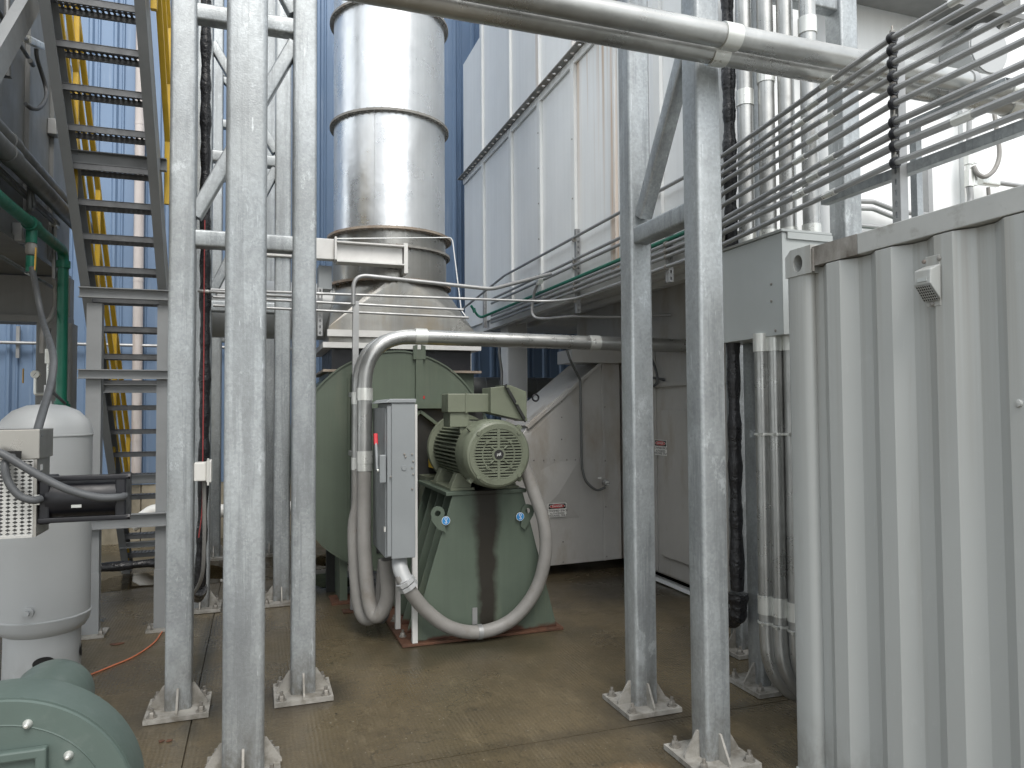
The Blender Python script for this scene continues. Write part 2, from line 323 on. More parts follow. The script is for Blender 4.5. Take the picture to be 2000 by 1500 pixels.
def I(name, me, parent, loc, rot=(0, 0, 0), label=None):     # a copy that shares mesh data
    o = link(bpy.data.objects.new(name, me)); o.parent = parent; o.location = V(loc)-ROOT[parent.name]; o.rotation_euler = rot
    ROOT[o.name] = V(loc); tag(o, label); return o
def shared(name, mb, m_, off=(0, 0, 0), ang=35):
    me = mb.mesh(name, V(off), ang); me.materials.append(M[m_]); return me
def fillet(pts, r, seg=6):
    pts = [V(p) for p in pts]; out = [pts[0]]
    for i in range(1, len(pts)-1):
        a, b, c = pts[i-1], pts[i], pts[i+1]; u = (a-b); v = (c-b); lu, lv = u.length, v.length; u.normalize(); v.normalize()
        ang = math.acos(max(-1, min(1, u.dot(v))))
        if ang > 3.1: out.append(b); continue
        t = min(r/math.tan(ang/2), lu*.48, lv*.48)
        p0, p1 = b+u*t, b+v*t
        for k in range(seg+1):
            s_ = k/seg; out.append(p0*(1-s_)**2+b*2*s_*(1-s_)+p1*s_*s_)
    return out+[pts[-1]]
def spline(pts, n=8):
    pts = [V(p) for p in pts]; P = [pts[0]*2-pts[1]]+pts+[pts[-1]*2-pts[-2]]; out = []
    for i in range(1, len(P)-2):
        a, b, c, d = P[i-1], P[i], P[i+1], P[i+2]
        for k in range(n):
            t = k/n; out.append(.5*((2*b)+(c-a)*t+(2*a-5*b+4*c-d)*t*t+(3*b-a-3*c+d)*t**3))
    return out+[pts[-1]]
def text_mesh(body, size, m_, parent, origin, right, up, name='lettering'):
    cu = bpy.data.curves.new(name, 'FONT'); cu.body = body; cu.size = size; cu.align_x = 'CENTER'; cu.align_y = 'CENTER'; cu.offset = size*.012; cu.resolution_u = 2
    o = bpy.data.objects.new(name, cu); link(o); bpy.context.view_layer.update()
    me = bpy.data.meshes.new_from_object(o); bpy.data.objects.remove(o); me.materials.append(M[m_])
    right, up = V(right).normalized(), V(up).normalized(); mm = Matrix((right, up, right.cross(up))).transposed().to_4x4()
    t = link(bpy.data.objects.new(name, me)); t.parent = parent; mm.translation = V(origin)-ROOT[parent.name]; t.matrix_local = mm; ROOT[t.name] = V(origin); return t

# shared hardware
def bolt_mesh(m_='bolt', s_=1.0):
    b = MB(); b.lathe([(.030*s_, 0), (.030*s_, .006*s_)], (0, 0, 0), n=12); b.lathe([(.019*s_, .006*s_), (.019*s_, .028*s_), (.017*s_, .031*s_)], (0, 0, 0), n=6); b.lathe([(.010*s_, .031*s_), (.010*s_, .052*s_)], (0, 0, 0), n=8)
    return shared('anchor_bolt', b, m_)
ANCHOR = bolt_mesh()
PLATE = shared('base_plate', MB().box(-.175, .175, -.175, .175, .004, .030), 'plate')
GUS = shared('gusset', MB().prism([(.0, -.006, .03), (.085, -.006, .03), (.085, -.006, .045), (.012, -.006, .16), (0, -.006, .16)], (0, .012, 0)), 'plate')
SCREW = shared('screw', MB().lathe([(.009, 0), (.008, .005), (.003, .007)], (0, 0, 0), n=8), 'angle')
def post(root, x, y, wd, ztop, name='post', plate=True, m_='galv', z0=.03):
    p = A(name, MB().bar((x, y, z0), (x, y, ztop), wd, wd, wd*.13, up=(0, 1, 0)), m_, root)
    if plate:
        I('base_plate', PLATE, p, (x, y, 0))
        for k in range(4): a = k*math.pi/2; I('gusset', GUS, p, (x+wd/2*math.cos(a), y+wd/2*math.sin(a), 0), (0, 0, a))
        for sx in (-1, 1):
            for sy_ in (-1, 1): I('anchor_bolt', ANCHOR, p, (x+.132*sx, y+.132*sy_, .030))
    return p
def screws(parent, pts, rot):
    for p in pts: I('screw', SCREW, parent, p, rot)
RX = (math.pi/2, 0, 0); RXM = (0, -math.pi/2, 0)     # screw heads facing -Y / -X

# ================================================================ GROUND
gs = A('ground', MB().box(-80, 80, -80, 80, -.4, -.02), 'ground', kind='structure')
JX = [-14, -9, -4.4, -.35, 4.7, 9.5, 14]; JY = [-8, -4, -.2, 3.75, 7.9, 12, 16]
for i in range(len(JX)-1):
    for j in range(len(JY)-1):
        A('slab', MB().box(JX[i]+.004, JX[i+1]-.004, JY[j]+.004, JY[j+1]-.004, -.019, 0), 'ground', gs)
def blobpoly(cx, cy_, rx, ry, n=40, seed=1):
    r = random.Random(seed); ph = [r.uniform(0, 6.3) for _ in range(5)]; out = []
    for k in range(n):
        a = 2*math.pi*k/n; q = 1+.16*math.sin(2*a+ph[0])+.12*math.sin(3*a+ph[1])+.08*math.sin(5*a+ph[2])+.05*math.sin(9*a+ph[3])
        out.append((cx+rx*q*math.cos(a), cy_+ry*q*math.sin(a), .004))
    return out
for i, (x, y, rx, ry) in enumerate([(-.85, 8.75, .75, .55), (.1, 9.0, .7, .75), (1.1, 9.0, .5, .6)]):
    A('puddle', MB().add(blobpoly(x, y, rx, ry, seed=i+3), [list(range(40))]), 'water', kind='structure')
A('moss', MB().add(blobpoly(.72, 8.0, .28, .35, seed=12), [list(range(40))]), 'moss', kind='stuff', label='dark mossy dirt on the slab beside the fan foot')

# ================================================================ BLUE BUILDING
WY = 11.3
bb = T('metal_building', 'tall blue corrugated metal building behind the silver stack', 'building', (1, WY, 0))
pan = MB(); prof = [(0, 0), (.11, 0), (.135, .035), (.165, .035), (.19, 0), (.225, 0), (.24, .02), (.255, .02), (.27, 0), (.305, 0)]
pp = [(x+k*.305, d) for k in range(3) for x, d in prof[:-1]]+[(.915, 0)]
pan.add([(x, -d, z) for z in (.84, 13) for x, d in pp], [(i, i+1, len(pp)+i+1, len(pp)+i) for i in range(len(pp)-1)])
pm = shared('siding_panel', pan, 'blue')
for k in range(16): I('siding_panel', pm, bb, (-6+k*.915, WY, 0))
for k in range(10): A('base_section', MB().box(-6+k*1.5, -6+k*1.5+1.49, WY-.06, WY+.2, -.02, .84), 'block', bb, bev=.01)
A('drip_flashing', MB().box(-6, 8.7, WY-.075, WY-.038, .80, .855), 'blue', bb)
A('wall_backing', MB().box(-6, 8.7, WY+.01, WY+.25, .85, 13), 'blue', bb)
ds = T('downspout', 'stained white downspout running up the blue wall behind the stairs', 'downspout', (-1.62, WY-.1, .85))
dx = AY(271, 500, WY-.1).x
A('pipe', MB().tube([(dx, WY-.11, .86), (dx, WY-.11, 12.5)], .065, 14), 'downspout', ds)
for z in (1.4, 3.6, 5.8): A('strap', MB().lathe([(.068, 0), (.068, .04)], (dx, WY-.11, z), n=14), 'downspout', ds)
z = AY(30, 669, WY-.12).z
wc = T('wall_conduit', 'thin galvanized conduit strapped level along the blue wall', 'conduit', (-3, WY-.12, z))
A('tube', MB().tube([(-4.6, WY-.12, z), (.6, WY-.12, z-.01)], .022, 10), 'emt', wc)
for hx in (AY(33, 669, WY-.12).x, -.9): A('hanger_strut', MB().box(hx-.02, hx+.02, WY-.09, WY-.04, z-.2, z+.22), 'emt', wc)
# white pvc pipe near the wall foot
wp = T('white_pipe', 'fat white plastic pipe lying along the foot of the blue wall', 'pipe', (0, 10.8, 0))
zz = AY(430, 998, 10.8).z
A('pipe_run', MB().tube(fillet([(-1.55, 10.75, .30), (-1.30, 10.8, zz+.05), (-.9, 10.8, zz), (2.2, 10.8, zz)], .15), .088, 18), 'pvc', wp)
for hx in (-.7, .9): A('saddle', MB().box(hx-.05, hx+.05, 10.72, 10.88, 0, zz-.06), 'block', wp)
A('coupling', MB().lathe([(.1, -.08), (.1, .08)], (-.95, 10.8, zz), 'X', 18), 'pvc', wp)

# ================================================================ OXIDIZER (white box on the right)
XF, YN, YF, ZB = 3.0, 4.25, 10.75, 3.03
ox = T('thermal_oxidizer', 'huge white panelled oxidizer housing raised on columns at the right', 'oxidizer', (5, 7.5, 0))
ZP = AX(1000, 246, XF).z; ZT1 = AX(914, 113, XF).z
A('core', MB().box(XF+.02, 8.5, YN+.02, YF-.02, ZB+.02, 6.7).box(XF+.02, 8.5, YN+.02, AX(943, 60, XF).y, 6.7, 10.5), 'white', ox)
seamY = [YF, AX(946, 400, XF).y, AX(1001, 400, XF).y, AX(1058, 400, XF).y, AX(1125, 400, XF).y, 5.75, 4.98, YN]
for i in range(len(seamY)-1):
    y1, y0 = seamY[i], seamY[i+1]
    A('wall_panel', MB().box(XF, XF+.03, y0+.004, y1-.004, ZB, ZP-.03), 'rustpanel' if i == 4 else 'white', ox)
    A('wall_panel', MB().box(XF-.01, XF+.03, y0+.004, y1-.004, ZP+.02, ZT1 if i == 0 else 10.4), 'white', ox)
    if 0 < i:
        A('batten', MB().box(XF-.035, XF-.002, y1-.045, y1+.045, ZB, ZP-.035), 'rustwhite' if i == 5 else 'batten', ox)
        A('batten', MB().box(XF-.045, XF-.012, y1-.045, y1+.045, ZP+.025, 10.4), 'rustwhite' if i in (3, 4) else 'batten', ox)
    ml = MB()
    L_ = y1-y0; nh = max(3, round(L_/.16)); ml.perf((XF-.012, y0, ZP-.015), (0, 1, 0), (-1, 0, 0), nh, 1, L_/nh, .10, .045, .04, 'hex')
    A('flange_angle', ml, 'angle', ox, solid=.012)
    A('angle_leg', MB().box(XF-.03, XF-.006, y0+.046, y1-.046, ZP-.10, ZP-.022), 'batten', ox)
screws(ox, [(XF-.036, seamY[3], z) for z in (3.3, 3.7, 4.1, 4.5, 4.9)]+[(XF-.036, seamY[4], z) for z in (3.3, 3.9, 4.5)], RXM)
# near end wall, seen above the container
for i in range(4):
    x0 = XF+i*1.15
    A('end_panel', MB().box(x0+.006, x0+1.145, YN-.02, YN+.02, ZB, 9), 'white', ox)
    if i: A('batten', MB().box(x0-.05, x0+.05, YN-.06, YN-.022, ZB, 9), 'batten', ox)
# underside with ribs
XL, LB = 3.9, .12
for k in range(6):
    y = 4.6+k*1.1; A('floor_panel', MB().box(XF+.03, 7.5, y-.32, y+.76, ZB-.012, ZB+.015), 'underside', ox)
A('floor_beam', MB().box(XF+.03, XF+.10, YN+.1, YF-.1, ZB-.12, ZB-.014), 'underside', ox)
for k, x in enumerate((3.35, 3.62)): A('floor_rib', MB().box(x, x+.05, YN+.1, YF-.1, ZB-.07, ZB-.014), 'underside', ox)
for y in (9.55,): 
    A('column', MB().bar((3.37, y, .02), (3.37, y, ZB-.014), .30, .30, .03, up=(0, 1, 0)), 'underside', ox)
A('column', MB().bar((AY(912, 720, 10.2).x, 10.2, .02), (AY(912, 720, 10.2).x, 10.2, ZB-.014), .11, .11, .01, up=(0, 1, 0)), 'white', ox)
# lower chamber
A('lower_wall', MB().box(XL, 7.5, 4.5, 8.6, LB, ZB-.014), 'clad', ox)
for (y0, y1) in ((7.36, 6.62), (6.6, 5.62), (5.6, 4.52)):
    A('cladding_panel', MB().box(XL-.02, XL+.005, y1, y0, LB+.02, 2.45), 'clad', ox, bev=.004)
A('access_door', MB().box(XL-.05, XL-.018, 5.72, 6.5, .32, 1.78), 'clad', ox, bev=.006)
A('lintel_panel', MB().box(XL-.06, XL-.02, 4.55, 7.3, 2.02, 2.06), 'clad', ox)
screws(ox, [(XL-.022, y, z) for y in (5.66, 5.56) for z in (.3, .65, 1.0, 1.35, 1.7, 2.1, 2.35)]+[(XL-.022, 4.95, z) for z in (.35, .8, 1.2, 1.6, 2.0)]+[(XL-.022, y, 2.03) for y in (6.0, 6.3)], RXM)
A('skid_rail', MB().box(XL+.02, XL+.09, 4.6, 7.3, .012, .05), 'white', ox)
A('skid_block', MB().box(XL+.4, 7.4, 4.7, 8.4, .0, LB), 'dark', ox)
# header beam between lower chamber and upper box
A('header_beam', MB().box(AY(1120, 690, 7.25).x, XL+.1, 7.3, 7.7, AY(1150, 708, 7.3).z, AY(1150, 683, 7.3).z), 'clad', ox)
# outlet duct: flat front, sloping top running down to the left towards the fan
YD = 7.38
dt = T('outlet_duct', 'grey clad outlet duct with sloping top behind the motor', 'duct', (3.2, YD, LB))
a = AY(1178, 704, YD); b_ = AY(1024, 835, YD); lx = 2.45
low = [V((XL-.03, YD, LB)), V((lx, YD-.10, LB)), V((lx, YD-.10, 1.25)), V((b_.x, YD-.07, b_.z)), V((a.x, YD, a.z)), V((XL-.03, YD, a.z))]
back = [p+V((0, .95, 0)) for p in low]; back[3] += V((0.0, 0, .0))
A('duct_body', MB().hull(low, back), 'clad', dt, bev=.006)
sl_ = (V((a.x, 0, a.z))-V((b_.x, 0, b_.z))); nrm = V((-sl_.z, 0, sl_.x)).normalized()
p0, p1 = V((b_.x, YD-.08, b_.z)), V((a.x, YD-.01, a.z))
A('top_panel', MB().prism([p0+nrm*.004, p0+nrm*.03, p0+nrm*.03+sl_*.55+V((0, .04, 0)), p0+nrm*.004+sl_*.55+V((0, .04, 0))], (0, .8, 0)), 'clad', dt)
A('seam_trim', MB().bar(p0-V((0, .012, 0))+nrm*.0, p1-V((0, .012, 0)), .02, .035, up=nrm), 'clad', dt)
xs = AY(1178, 900, YD).x
A('standing_seam', MB().box(xs-.012, xs+.012, YD-.022, YD, LB, a.z-.03), 'clad', dt)
pc = [AY(1043, 905, YD-.06), AY(1131, 898, YD-.04), AY(1132, 1011, YD-.04), AY(1072, 1014, YD-.06), AY(1043, 1014, YD-.06)]
fv = AY(1092, 962, YD-.075)
A('access_cover', MB().prism([pc[0], pc[1], pc[2], pc[4]], (0, .03, 0)), 'clad', dt)
cv = MB(); q = [p-V((0, .003, 0)) for p in (pc[0], pc[1], pc[2], pc[4])]; cv.add(q+[fv-V((0, .012, 0))], [(0, 1, 4), (1, 2, 4), (2, 3, 4), (3, 0, 4)]); A('cross_broken_sheet', cv, 'clad', dt)
scr = [AY(x, y, YD-.075) for x, y in ((1043, 899), (1062, 899), (1083, 898), (1107, 898), (1124, 898), (1097, 784), (1097, 815), (1097, 858), (1100, 1058), (1100, 1098), (1181, 795), (1182, 900), (1183, 990), (1185, 1087))]
screws(dt, scr, RX)
ey = AY(1046, 777, YD-.1); ring = MB(); ring.tube([ey+V((.035*math.cos(t*math.pi/8), -.0, .035*math.sin(t*math.pi/8))) for t in range(17)], .010, 8); A('lifting_eye', ring, 'black', dt)
# spiral duct running behind along the wall
sd_ = T('spiral_duct', 'grey spiral seam duct running level in front of the blue wall', 'duct', (3.8, 10.5, 2))
zc = AY(940, 757, 10.45).z
A('duct_tube', MB().tube([(2.5, 10.45, zc), (6.5, 10.45, zc)], .155, 24), 'greypipe', sd_)
for k in range(11): A('spiral_seam', MB().lathe([(.156, 0), (.161, .006), (.156, .012)], (2.6+k*.2, 10.45, zc), 'X', 24), 'greypipe', sd_)
for hx in (2.65, 4.9): A('duct_stand', MB().box(hx-.03, hx+.03, 10.42, 10.48, 0, zc-.15), 'greypipe', sd_)

def danger_sign(corner, wd, ht, right, nout, label, port=False):
    right, up, nout = V(right), V((0, 0, 1)), V(nout); c = V(corner)
    s = T('danger_sign', label, 'sign', c)
    P = lambda u, v, d: c+right*u+up*v+nout*d
    def plate(u0, u1, v0, v1, d, nm, m_, r=.008):
        pts = []
        for cx, cy_, a0 in ((u1-r, v1-r, 0), (u0+r, v1-r, 90), (u0+r, v0+r, 180), (u1-r, v0+r, 270)):
            for k in range(4): t = math.radians(a0+30*k); pts.append(P(cx+r*math.cos(t), cy_+r*math.sin(t), d))
        return A(nm, MB().prism(pts, -nout*.0012), m_, s)
    plate(0, wd, 0, ht, .004, 'sign_board', 'signwhite'); h0 = ht*.60
    plate(wd*.04, wd*.96, h0, ht*.965, .0055, 'header_panel', 'signblack', .006)
    ov = lambda k, d, nm, m_: A(nm, MB().prism([P(wd/2+wd*.42*k*math.cos(t*.196), (h0+ht*.965)/2+ht*.15*k*math.sin(t*.196), d) for t in range(32)], -nout*.001), m_, s)
    ov(1.0, .007, 'oval_border', 'signwhite'); ov(.93, .0085, 'oval', 'signred')
    tx = lambda b, sz, v, m_, d=.0055: text_mesh(b, sz, m_, s, P(wd/2, v, d), right, up)
    tx('DANGER', ht*.21, (h0+ht*.965)/2, 'signwhite', .010)
    if port:
        tx('CONFINED SPACE', wd*.125, ht*.47, 'signblack'); tx('AUTHORIZED', wd*.125, ht*.27, 'signblack'); tx('PERSONNEL ONLY', wd*.12, ht*.12, 'signblack')
    else:
        tx('CONFINED SPACE', wd*.135, ht*.45, 'signblack'); tx('AUTHORIZED', wd*.125, ht*.26, 'signblack'); tx('PERSONNEL ONLY', wd*.125, ht*.10, 'signblack')
    return s
c = AY(1070.5, 1011, YD-.085); c2 = AY(1107, 983, YD-.085)
danger_sign((c.x, YD-.075, c.z), c2.x-c.x, c2.z-c.z+.005, (1, .03, 0), (0, -1, 0), 'danger confined space sign on the crossed access cover of the duct')
c = AX(1279.5, 888, XL-.05); c2 = AX(1303, 860, XL-.05)
danger_sign((XL-.051, c.y, c.z), c.y-c2.y, c2.z-c.z, (0, -1, 0), (-1, 0, 0), 'small danger confined space sign on the shaded oxidizer door', True)

# ================================================================ STACK
SX, SY, SR = 1.365, 7.92, .600
st = T('exhaust_stack', 'tall round silver exhaust stack with bolted flanges', 'stack', (SX, SY, 2.4))
zf = lambda y, r=SR: AY(757, y, SY-r).z
Z0, Z1, Z2, Z3, Z4 = zf(545), zf(480), zf(445), zf(214), zf(-2)
A('stack_section', MB().lathe([(SR, Z2+.01), (SR, Z3-.01)], (SX, SY, 0), n=64, cap=(False, False)), 'stack', st)
A('stack_section', MB().lathe([(SR, Z3+.01), (SR, Z4-.01)], (SX, SY, 0), n=64, cap=(False, False)), 'stack', st)
A('stack_section', MB().lathe([(SR, Z4+.01), (SR, 10.5)], (SX, SY, 0), n=64, cap=(False, True)), 'stack', st)
A('damper_section', MB().lathe([(SR+.012, Z0+.01), (SR+.012, Z1-.012)], (SX, SY, 0), n=64, cap=(False, False)), 'transition', st)
A('collar_section', MB().lathe([(SR+.006, Z1+.012), (SR+.006, Z2-.012)], (SX, SY, 0), n=64, cap=(False, False)), 'transition', st)
FB = shared('flange_bolt', MB().lathe([(.009, -.024), (.009, .020)], (0, 0, 0), n=6), 'angle')
for zf_, rr in ((Z0, .065), (Z1, .055), (Z2, .07), (Z3, .045), (Z4, .045)):
    f = A('flange', MB().lathe([(SR-.01, -.012), (SR+rr, -.012), (SR+rr, .012), (SR-.01, .012)], (SX, SY, zf_), n=64, cap=(False, False)), 'flange' if zf_ in (Z2, Z0) else 'angle', st, ang=30)
    for k in range(26):
        a_ = math.pi+math.pi*(k+.5)/26; I('flange_bolt', FB, f, (SX+(SR+rr*.6)*math.cos(a_), SY+(SR+rr*.6)*math.sin(a_), zf_))
A('stack_seam', MB().tube([(SX-.25, SY-math.sqrt(SR**2-.0625)-.001, Z2+.02), (SX-.25, SY-math.sqrt(SR**2-.0625)-.001, Z3-.02)], .004, 6), 'stack', st)
# square to round transition
tx0, tx1, ty0, ty1, tz = .66, 2.14, 7.32, 8.52, AY(760, 672, 7.3).z
rect = [(tx0, ty0), (tx1, ty0), (tx1, ty1), (tx0, ty1)]
tm = MB(); tm.sm = True; NN = 64; ring_, base_ = [], []
for k in range(NN):
    a_ = 2*math.pi*k/NN; ring_.append(V((SX+SR*math.cos(a_), SY+SR*math.sin(a_), Z0-.012)))
cor = {0: (tx1, ty1), 1: (tx0, ty1), 2: (tx0, ty0), 3: (tx1, ty0)}
vs_ = ring_+[V((*cor[k], tz+.16)) for k in range(4)]+[V((*cor[k], tz)) for k in range(4)]; fs_ = []
for k in range(NN): fs_.append((k, (k+1) % NN, NN+k//16))
for k in range(4): fs_.append((NN+k, ((k+1)*16) % NN, NN+(k+1) % 4)); fs_.append((NN+k, NN+(k+1) % 4, NN+4+(k+1) % 4, NN+4+k))
A('transition', tm.add(vs_, fs_), 'transition', st, ang=7)
A('transition_flange', MB().box(tx0-.06, tx1+.06, ty0-.06, ty1+.06, tz-.05, tz+.004), 'whiteflange', st)
A('stiffener_bar', MB().box(tx0-.02, tx1-.35, ty0-.09, ty0-.03, tz+.06, tz+.125), 'whiteflange', st)
# flexible joint and support beam
A('flexible_joint', MB().box(tx0+.03, tx1-.03, ty0+.02, ty1-.02, tz-.26, tz-.052), 'black', st)
b0 = AY(618, 488, 7.2); b1 = AY(784, 503, 7.2)
bm = T('support_beam', 'white channel beam clamped across the stack collar', 'beam', (1, 7.2, b0.z))
A('beam_channel', MB().box(-.02, AY(652, 488, 7.2).x, 7.17, 7.27, b0.z-.09, b0.z+.11), 'whiteflange', bm, bev=.006)
A('beam_arm', MB().box(AY(656, 495, 7.2).x, b1.x, 7.14, 7.24, b1.z-.085, b1.z+.085), 'whiteflange', bm, bev=.006)
A('arm_flange', MB().box(AY(656, 495, 7.2).x, b1.x+.01, 7.08, 7.26, b1.z+.086, b1.z+.10), 'whiteflange', bm)
A('arm_flange', MB().box(AY(656, 495, 7.2).x, b1.x+.01, 7.08, 7.26, b1.z-.10, b1.z-.086), 'whiteflange', bm)
A('end_bracket', MB().box(b1.x+.012, b1.x+.05, 7.12, 7.27, b1.z-.17, b1.z+.13), 'whiteflange', bm)
A('splice_plate', MB().box(AY(652, 488, 7.2).x, AY(656, 488, 7.2).x, 7.10, 7.28, b0.z-.10, b0.z+.12), 'whiteflange', bm)
A('beam_hanger', MB().box(.0, .06, 7.18, 7.24, b0.z+.11, b0.z+.8), 'whiteflange', bm)
A('actuator_box', MB().box(AY(622, 540, 7.3).x, AY(648, 540, 7.3).x, 7.28, 7.5, AY(640, 565, 7.3).z, AY(640, 520, 7.3).z), 'switch', bm)
# bypass duct leaving the transition to the left
bd = T('bypass_duct', 'round pale bypass duct leaving the left side of the stack transition', 'duct', (0, 8.0, 2.5))
zc = AY(530, 606, 8.0).z
A('duct_tube', MB().tube([V((SX-.5, 8.0, zc)), V((-.54, 8.0, zc))], .30, 32), 'tank', bd)
A('end_flange', MB().lathe([(.33, 0), (.33, .03)], (-.57, 8.0, zc), 'X', 32), 'whiteflange', bd); A('duct_stand', MB().box(-.2, -.1, 7.95, 8.05, 0, zc-.29), 'stair', bd)
A('collar_flange', MB().lathe([(.33, 0), (.33, .03)], (SX-.62, 8.0, zc), 'X', 32), 'whiteflange', bd)
# thermocouple wire
wr = A('sensor_cable', MB().tube(fillet([AY(655, 466, 7.15), AY(880, 464, 7.15), AY(884, 470, 7.15), AY(901, 606, 7.05), AY(914, 624, 6.9)], .03), .0055, 6), 'batten',
       label='thin white sensor cable hanging from the stack flange', cat='cable')

# ================================================================ FAN
FY = 7.0
fan = T('centrifugal_fan', 'large dark green centrifugal fan housing under the stack', 'fan', (1.4, FY, 0))
C0 = AY(791, 898, FY); arc = []
RAD = [(0, .86), (45, .93), (65, .985), (90, 1.04), (125, 1.065), (150, 1.06), (180, 1.03), (225, 1.08), (255, 1.06), (285, .98), (320, .90), (360, .86)]
def rad(d):
    for (a0, r0), (a1, r1) in zip(RAD, RAD[1:]):
        if a0 <= d <= a1: t = (d-a0)/(a1-a0); return r0+(r1-r0)*t
for k in range(72): d = k*5; arc.append(V((C0.x+rad(d)*math.cos(math.radians(d)), 0, C0.z+rad(d)*math.sin(math.radians(d)))))
fy = lambda pts, y: [V((p.x, y, p.z)) for p in pts]
sc_ = lambda k: [V((C0.x+(p.x-C0.x)*k, 0, C0.z+(p.z-C0.z)*k)) for p in arc]
scr_ = MB(); scr_.sm = True; scr_.hull(fy(arc, FY), fy(arc, FY+1.45)); A('scroll_housing', scr_, 'green', fan, ang=30)
rim = MB(); o_, i_ = sc_(1.014), sc_(.9995)
for k in range(72):
    j = (k+1) % 72
    rim.add([(o_[k].x, FY-.014, o_[k].z), (o_[j].x, FY-.014, o_[j].z), (o_[j].x, FY+.014, o_[j].z), (o_[k].x, FY+.014, o_[k].z), (i_[k].x, FY-.014, i_[k].z), (i_[j].x, FY-.014, i_[j].z)], [(0, 1, 2, 3), (0, 4, 5, 1)])
A('rim_flange', rim, 'green', fan)
xl = AY(690, 900, FY).x
A('split_flange', MB().box(xl-.05, xl-.035, FY-.03, FY-.002, .42, 2.1), 'green', fan)
A('split_flange', MB().box(xl-.02, xl+.0, FY-.05, FY-.002, .42, 2.15), 'green', fan)
xt = AY(818, 760, FY).x
A('lifting_lug', MB().prism([(xt-.06, FY-.04, AY(818, 702, FY).z), (xt+.06, FY-.04, AY(818, 702, FY).z), (xt+.06, FY-.04, AY(818, 676, FY).z), (xt+.02, FY-.04, AY(818, 674, FY).z), (xt+.02, FY-.04, AY(818, 684, FY).z),
  (xt-.02, FY-.04, AY(818, 684, FY).z), (xt-.02, FY-.04, AY(818, 674, FY).z), (xt-.06, FY-.04, AY(818, 676, FY).z)], (0, .03, 0)), 'green', fan)
A('vertical_stiffener', MB().box(xt-.035, xt+.035, FY-.035, FY-.002, AY(818, 788, FY).z, AY(818, 702, FY).z), 'green', fan)
zt, zb_ = AY(780, 787, FY).z, AY(780, 798, FY).z
A('front_flange', MB().box(AY(720, 790, FY).x, AY(880, 790, FY).x+.25, FY-.10, FY-.002, zb_, zt), 'green', fan)
A('bearing_recess', MB().box(AY(735, 790, FY).x, AY(905, 790, FY).x+.2, FY-.012, FY-.004, .45, zb_), 'motordark', fan)
A('brace', MB().bar(AY(795, 828, FY-.05), AY(820, 803, FY-.05), .05, .03), 'green', fan)
A('brace', MB().bar(AY(820, 803, FY-.05), AY(866, 838, FY-.05), .05, .03), 'green', fan)
cg = MB(); g0, g1 = AY(812, 848, 6.55), AY(842, 905, 6.55)
A('coupling_guard', MB().prism([(1.57, 6.46, 1.25), (1.57, 6.46, 1.50), (1.63, 6.46, 1.62), (1.84, 6.46, 1.62), (1.90, 6.46, 1.50), (1.90, 6.46, 1.25)], (0, .5, 0)), 'yellow', fan)
A('bearing_plinth', MB().box(1.48, 1.98, 6.68, 6.98, .05, 1.18), 'motor', fan)
A('outlet_neck', MB().box(tx0+.0, tx1-.0, FY+.33, FY+1.44, 1.9, tz-.262), 'green', fan)
A('outlet_flange', MB().box(tx0-.06, tx1+.06, ty0-.07, ty1+.06, tz-.285, tz-.262), 'flange', fan)
for fx in (.74, 1.95): A('foot', MB().box(fx, fx+.07, FY+.05, FY+1.2, .0, .62), 'green', fan)
A('foot_pad', MB().box(.66, .88, FY-.02, FY+.3, 0, .02), 'rust', fan)
A('drain_leg', MB().box(AY(650, 1100, FY+.5).x-.06, AY(650, 1100, FY+.5).x+.06, FY+.5, FY+.6, 0, .55), 'motordark', fan)
rl = AY(823, 776, FY-.01)
lab = A('warning_label', MB().box(rl.x-.035, rl.x+.035, FY-.004, FY-.001, rl.z-.014, rl.z+.014), 'signred', fan, label='tiny red warning label')
A('label_arrow', MB().box(rl.x-.028, rl.x+.014, FY-.006, FY-.0045, rl.z-.004, rl.z+.004), 'signwhite', lab)

# ================================================================ MOTOR ON PEDESTAL
ped = T('motor_pedestal', 'green welded motor pedestal with dark oil stain and rusty foot', 'pedestal', (1.72, 6.1, 0))
PY = 5.60; top = 1.125
def trap(y, k, th, nm, x0=0.0, x1=0.0):
    xl0, xr0, xl1, xr1 = 1.12+x0, 2.33-x1, 1.455+x0*.5, 2.045-x1*.5
    return A(nm, MB().prism([(xl0, y, .025), (xr0, y, .025), (xr1, y, top), (xl1, y, top)], (0, th, 0)), 'pedestal', ped, bev=.003)
trap(PY, 0, .016, 'front_plate')
for y in (5.84, 6.08, 6.32, 6.60): trap(y, 0, .016, 'rib_plate', .02, .02)
A('inner_web', MB().prism([(1.30, PY+.018, .026), (1.33, PY+.018, .026), (1.56, PY+.018, top), (1.53, PY+.018, top)], (0, .98, 0)), 'pedestal', ped)
A('top_plate', MB().box(1.40, 2.07, PY-.015, 6.66, top+.001, top+.032), 'pedestal', ped, bev=.004)
A('foot_plate', MB().box(1.045, 2.37, PY-.055, 6.70, .003, .024), 'rust', ped, bev=.003)
I('anchor_bolt', ANCHOR, ped, (1.10, 6.2, .024)); I('anchor_bolt', ANCHOR, ped, (1.10, 6.55, .024)); I('anchor_bolt', ANCHOR, ped, (1.09, 5.76, .024))
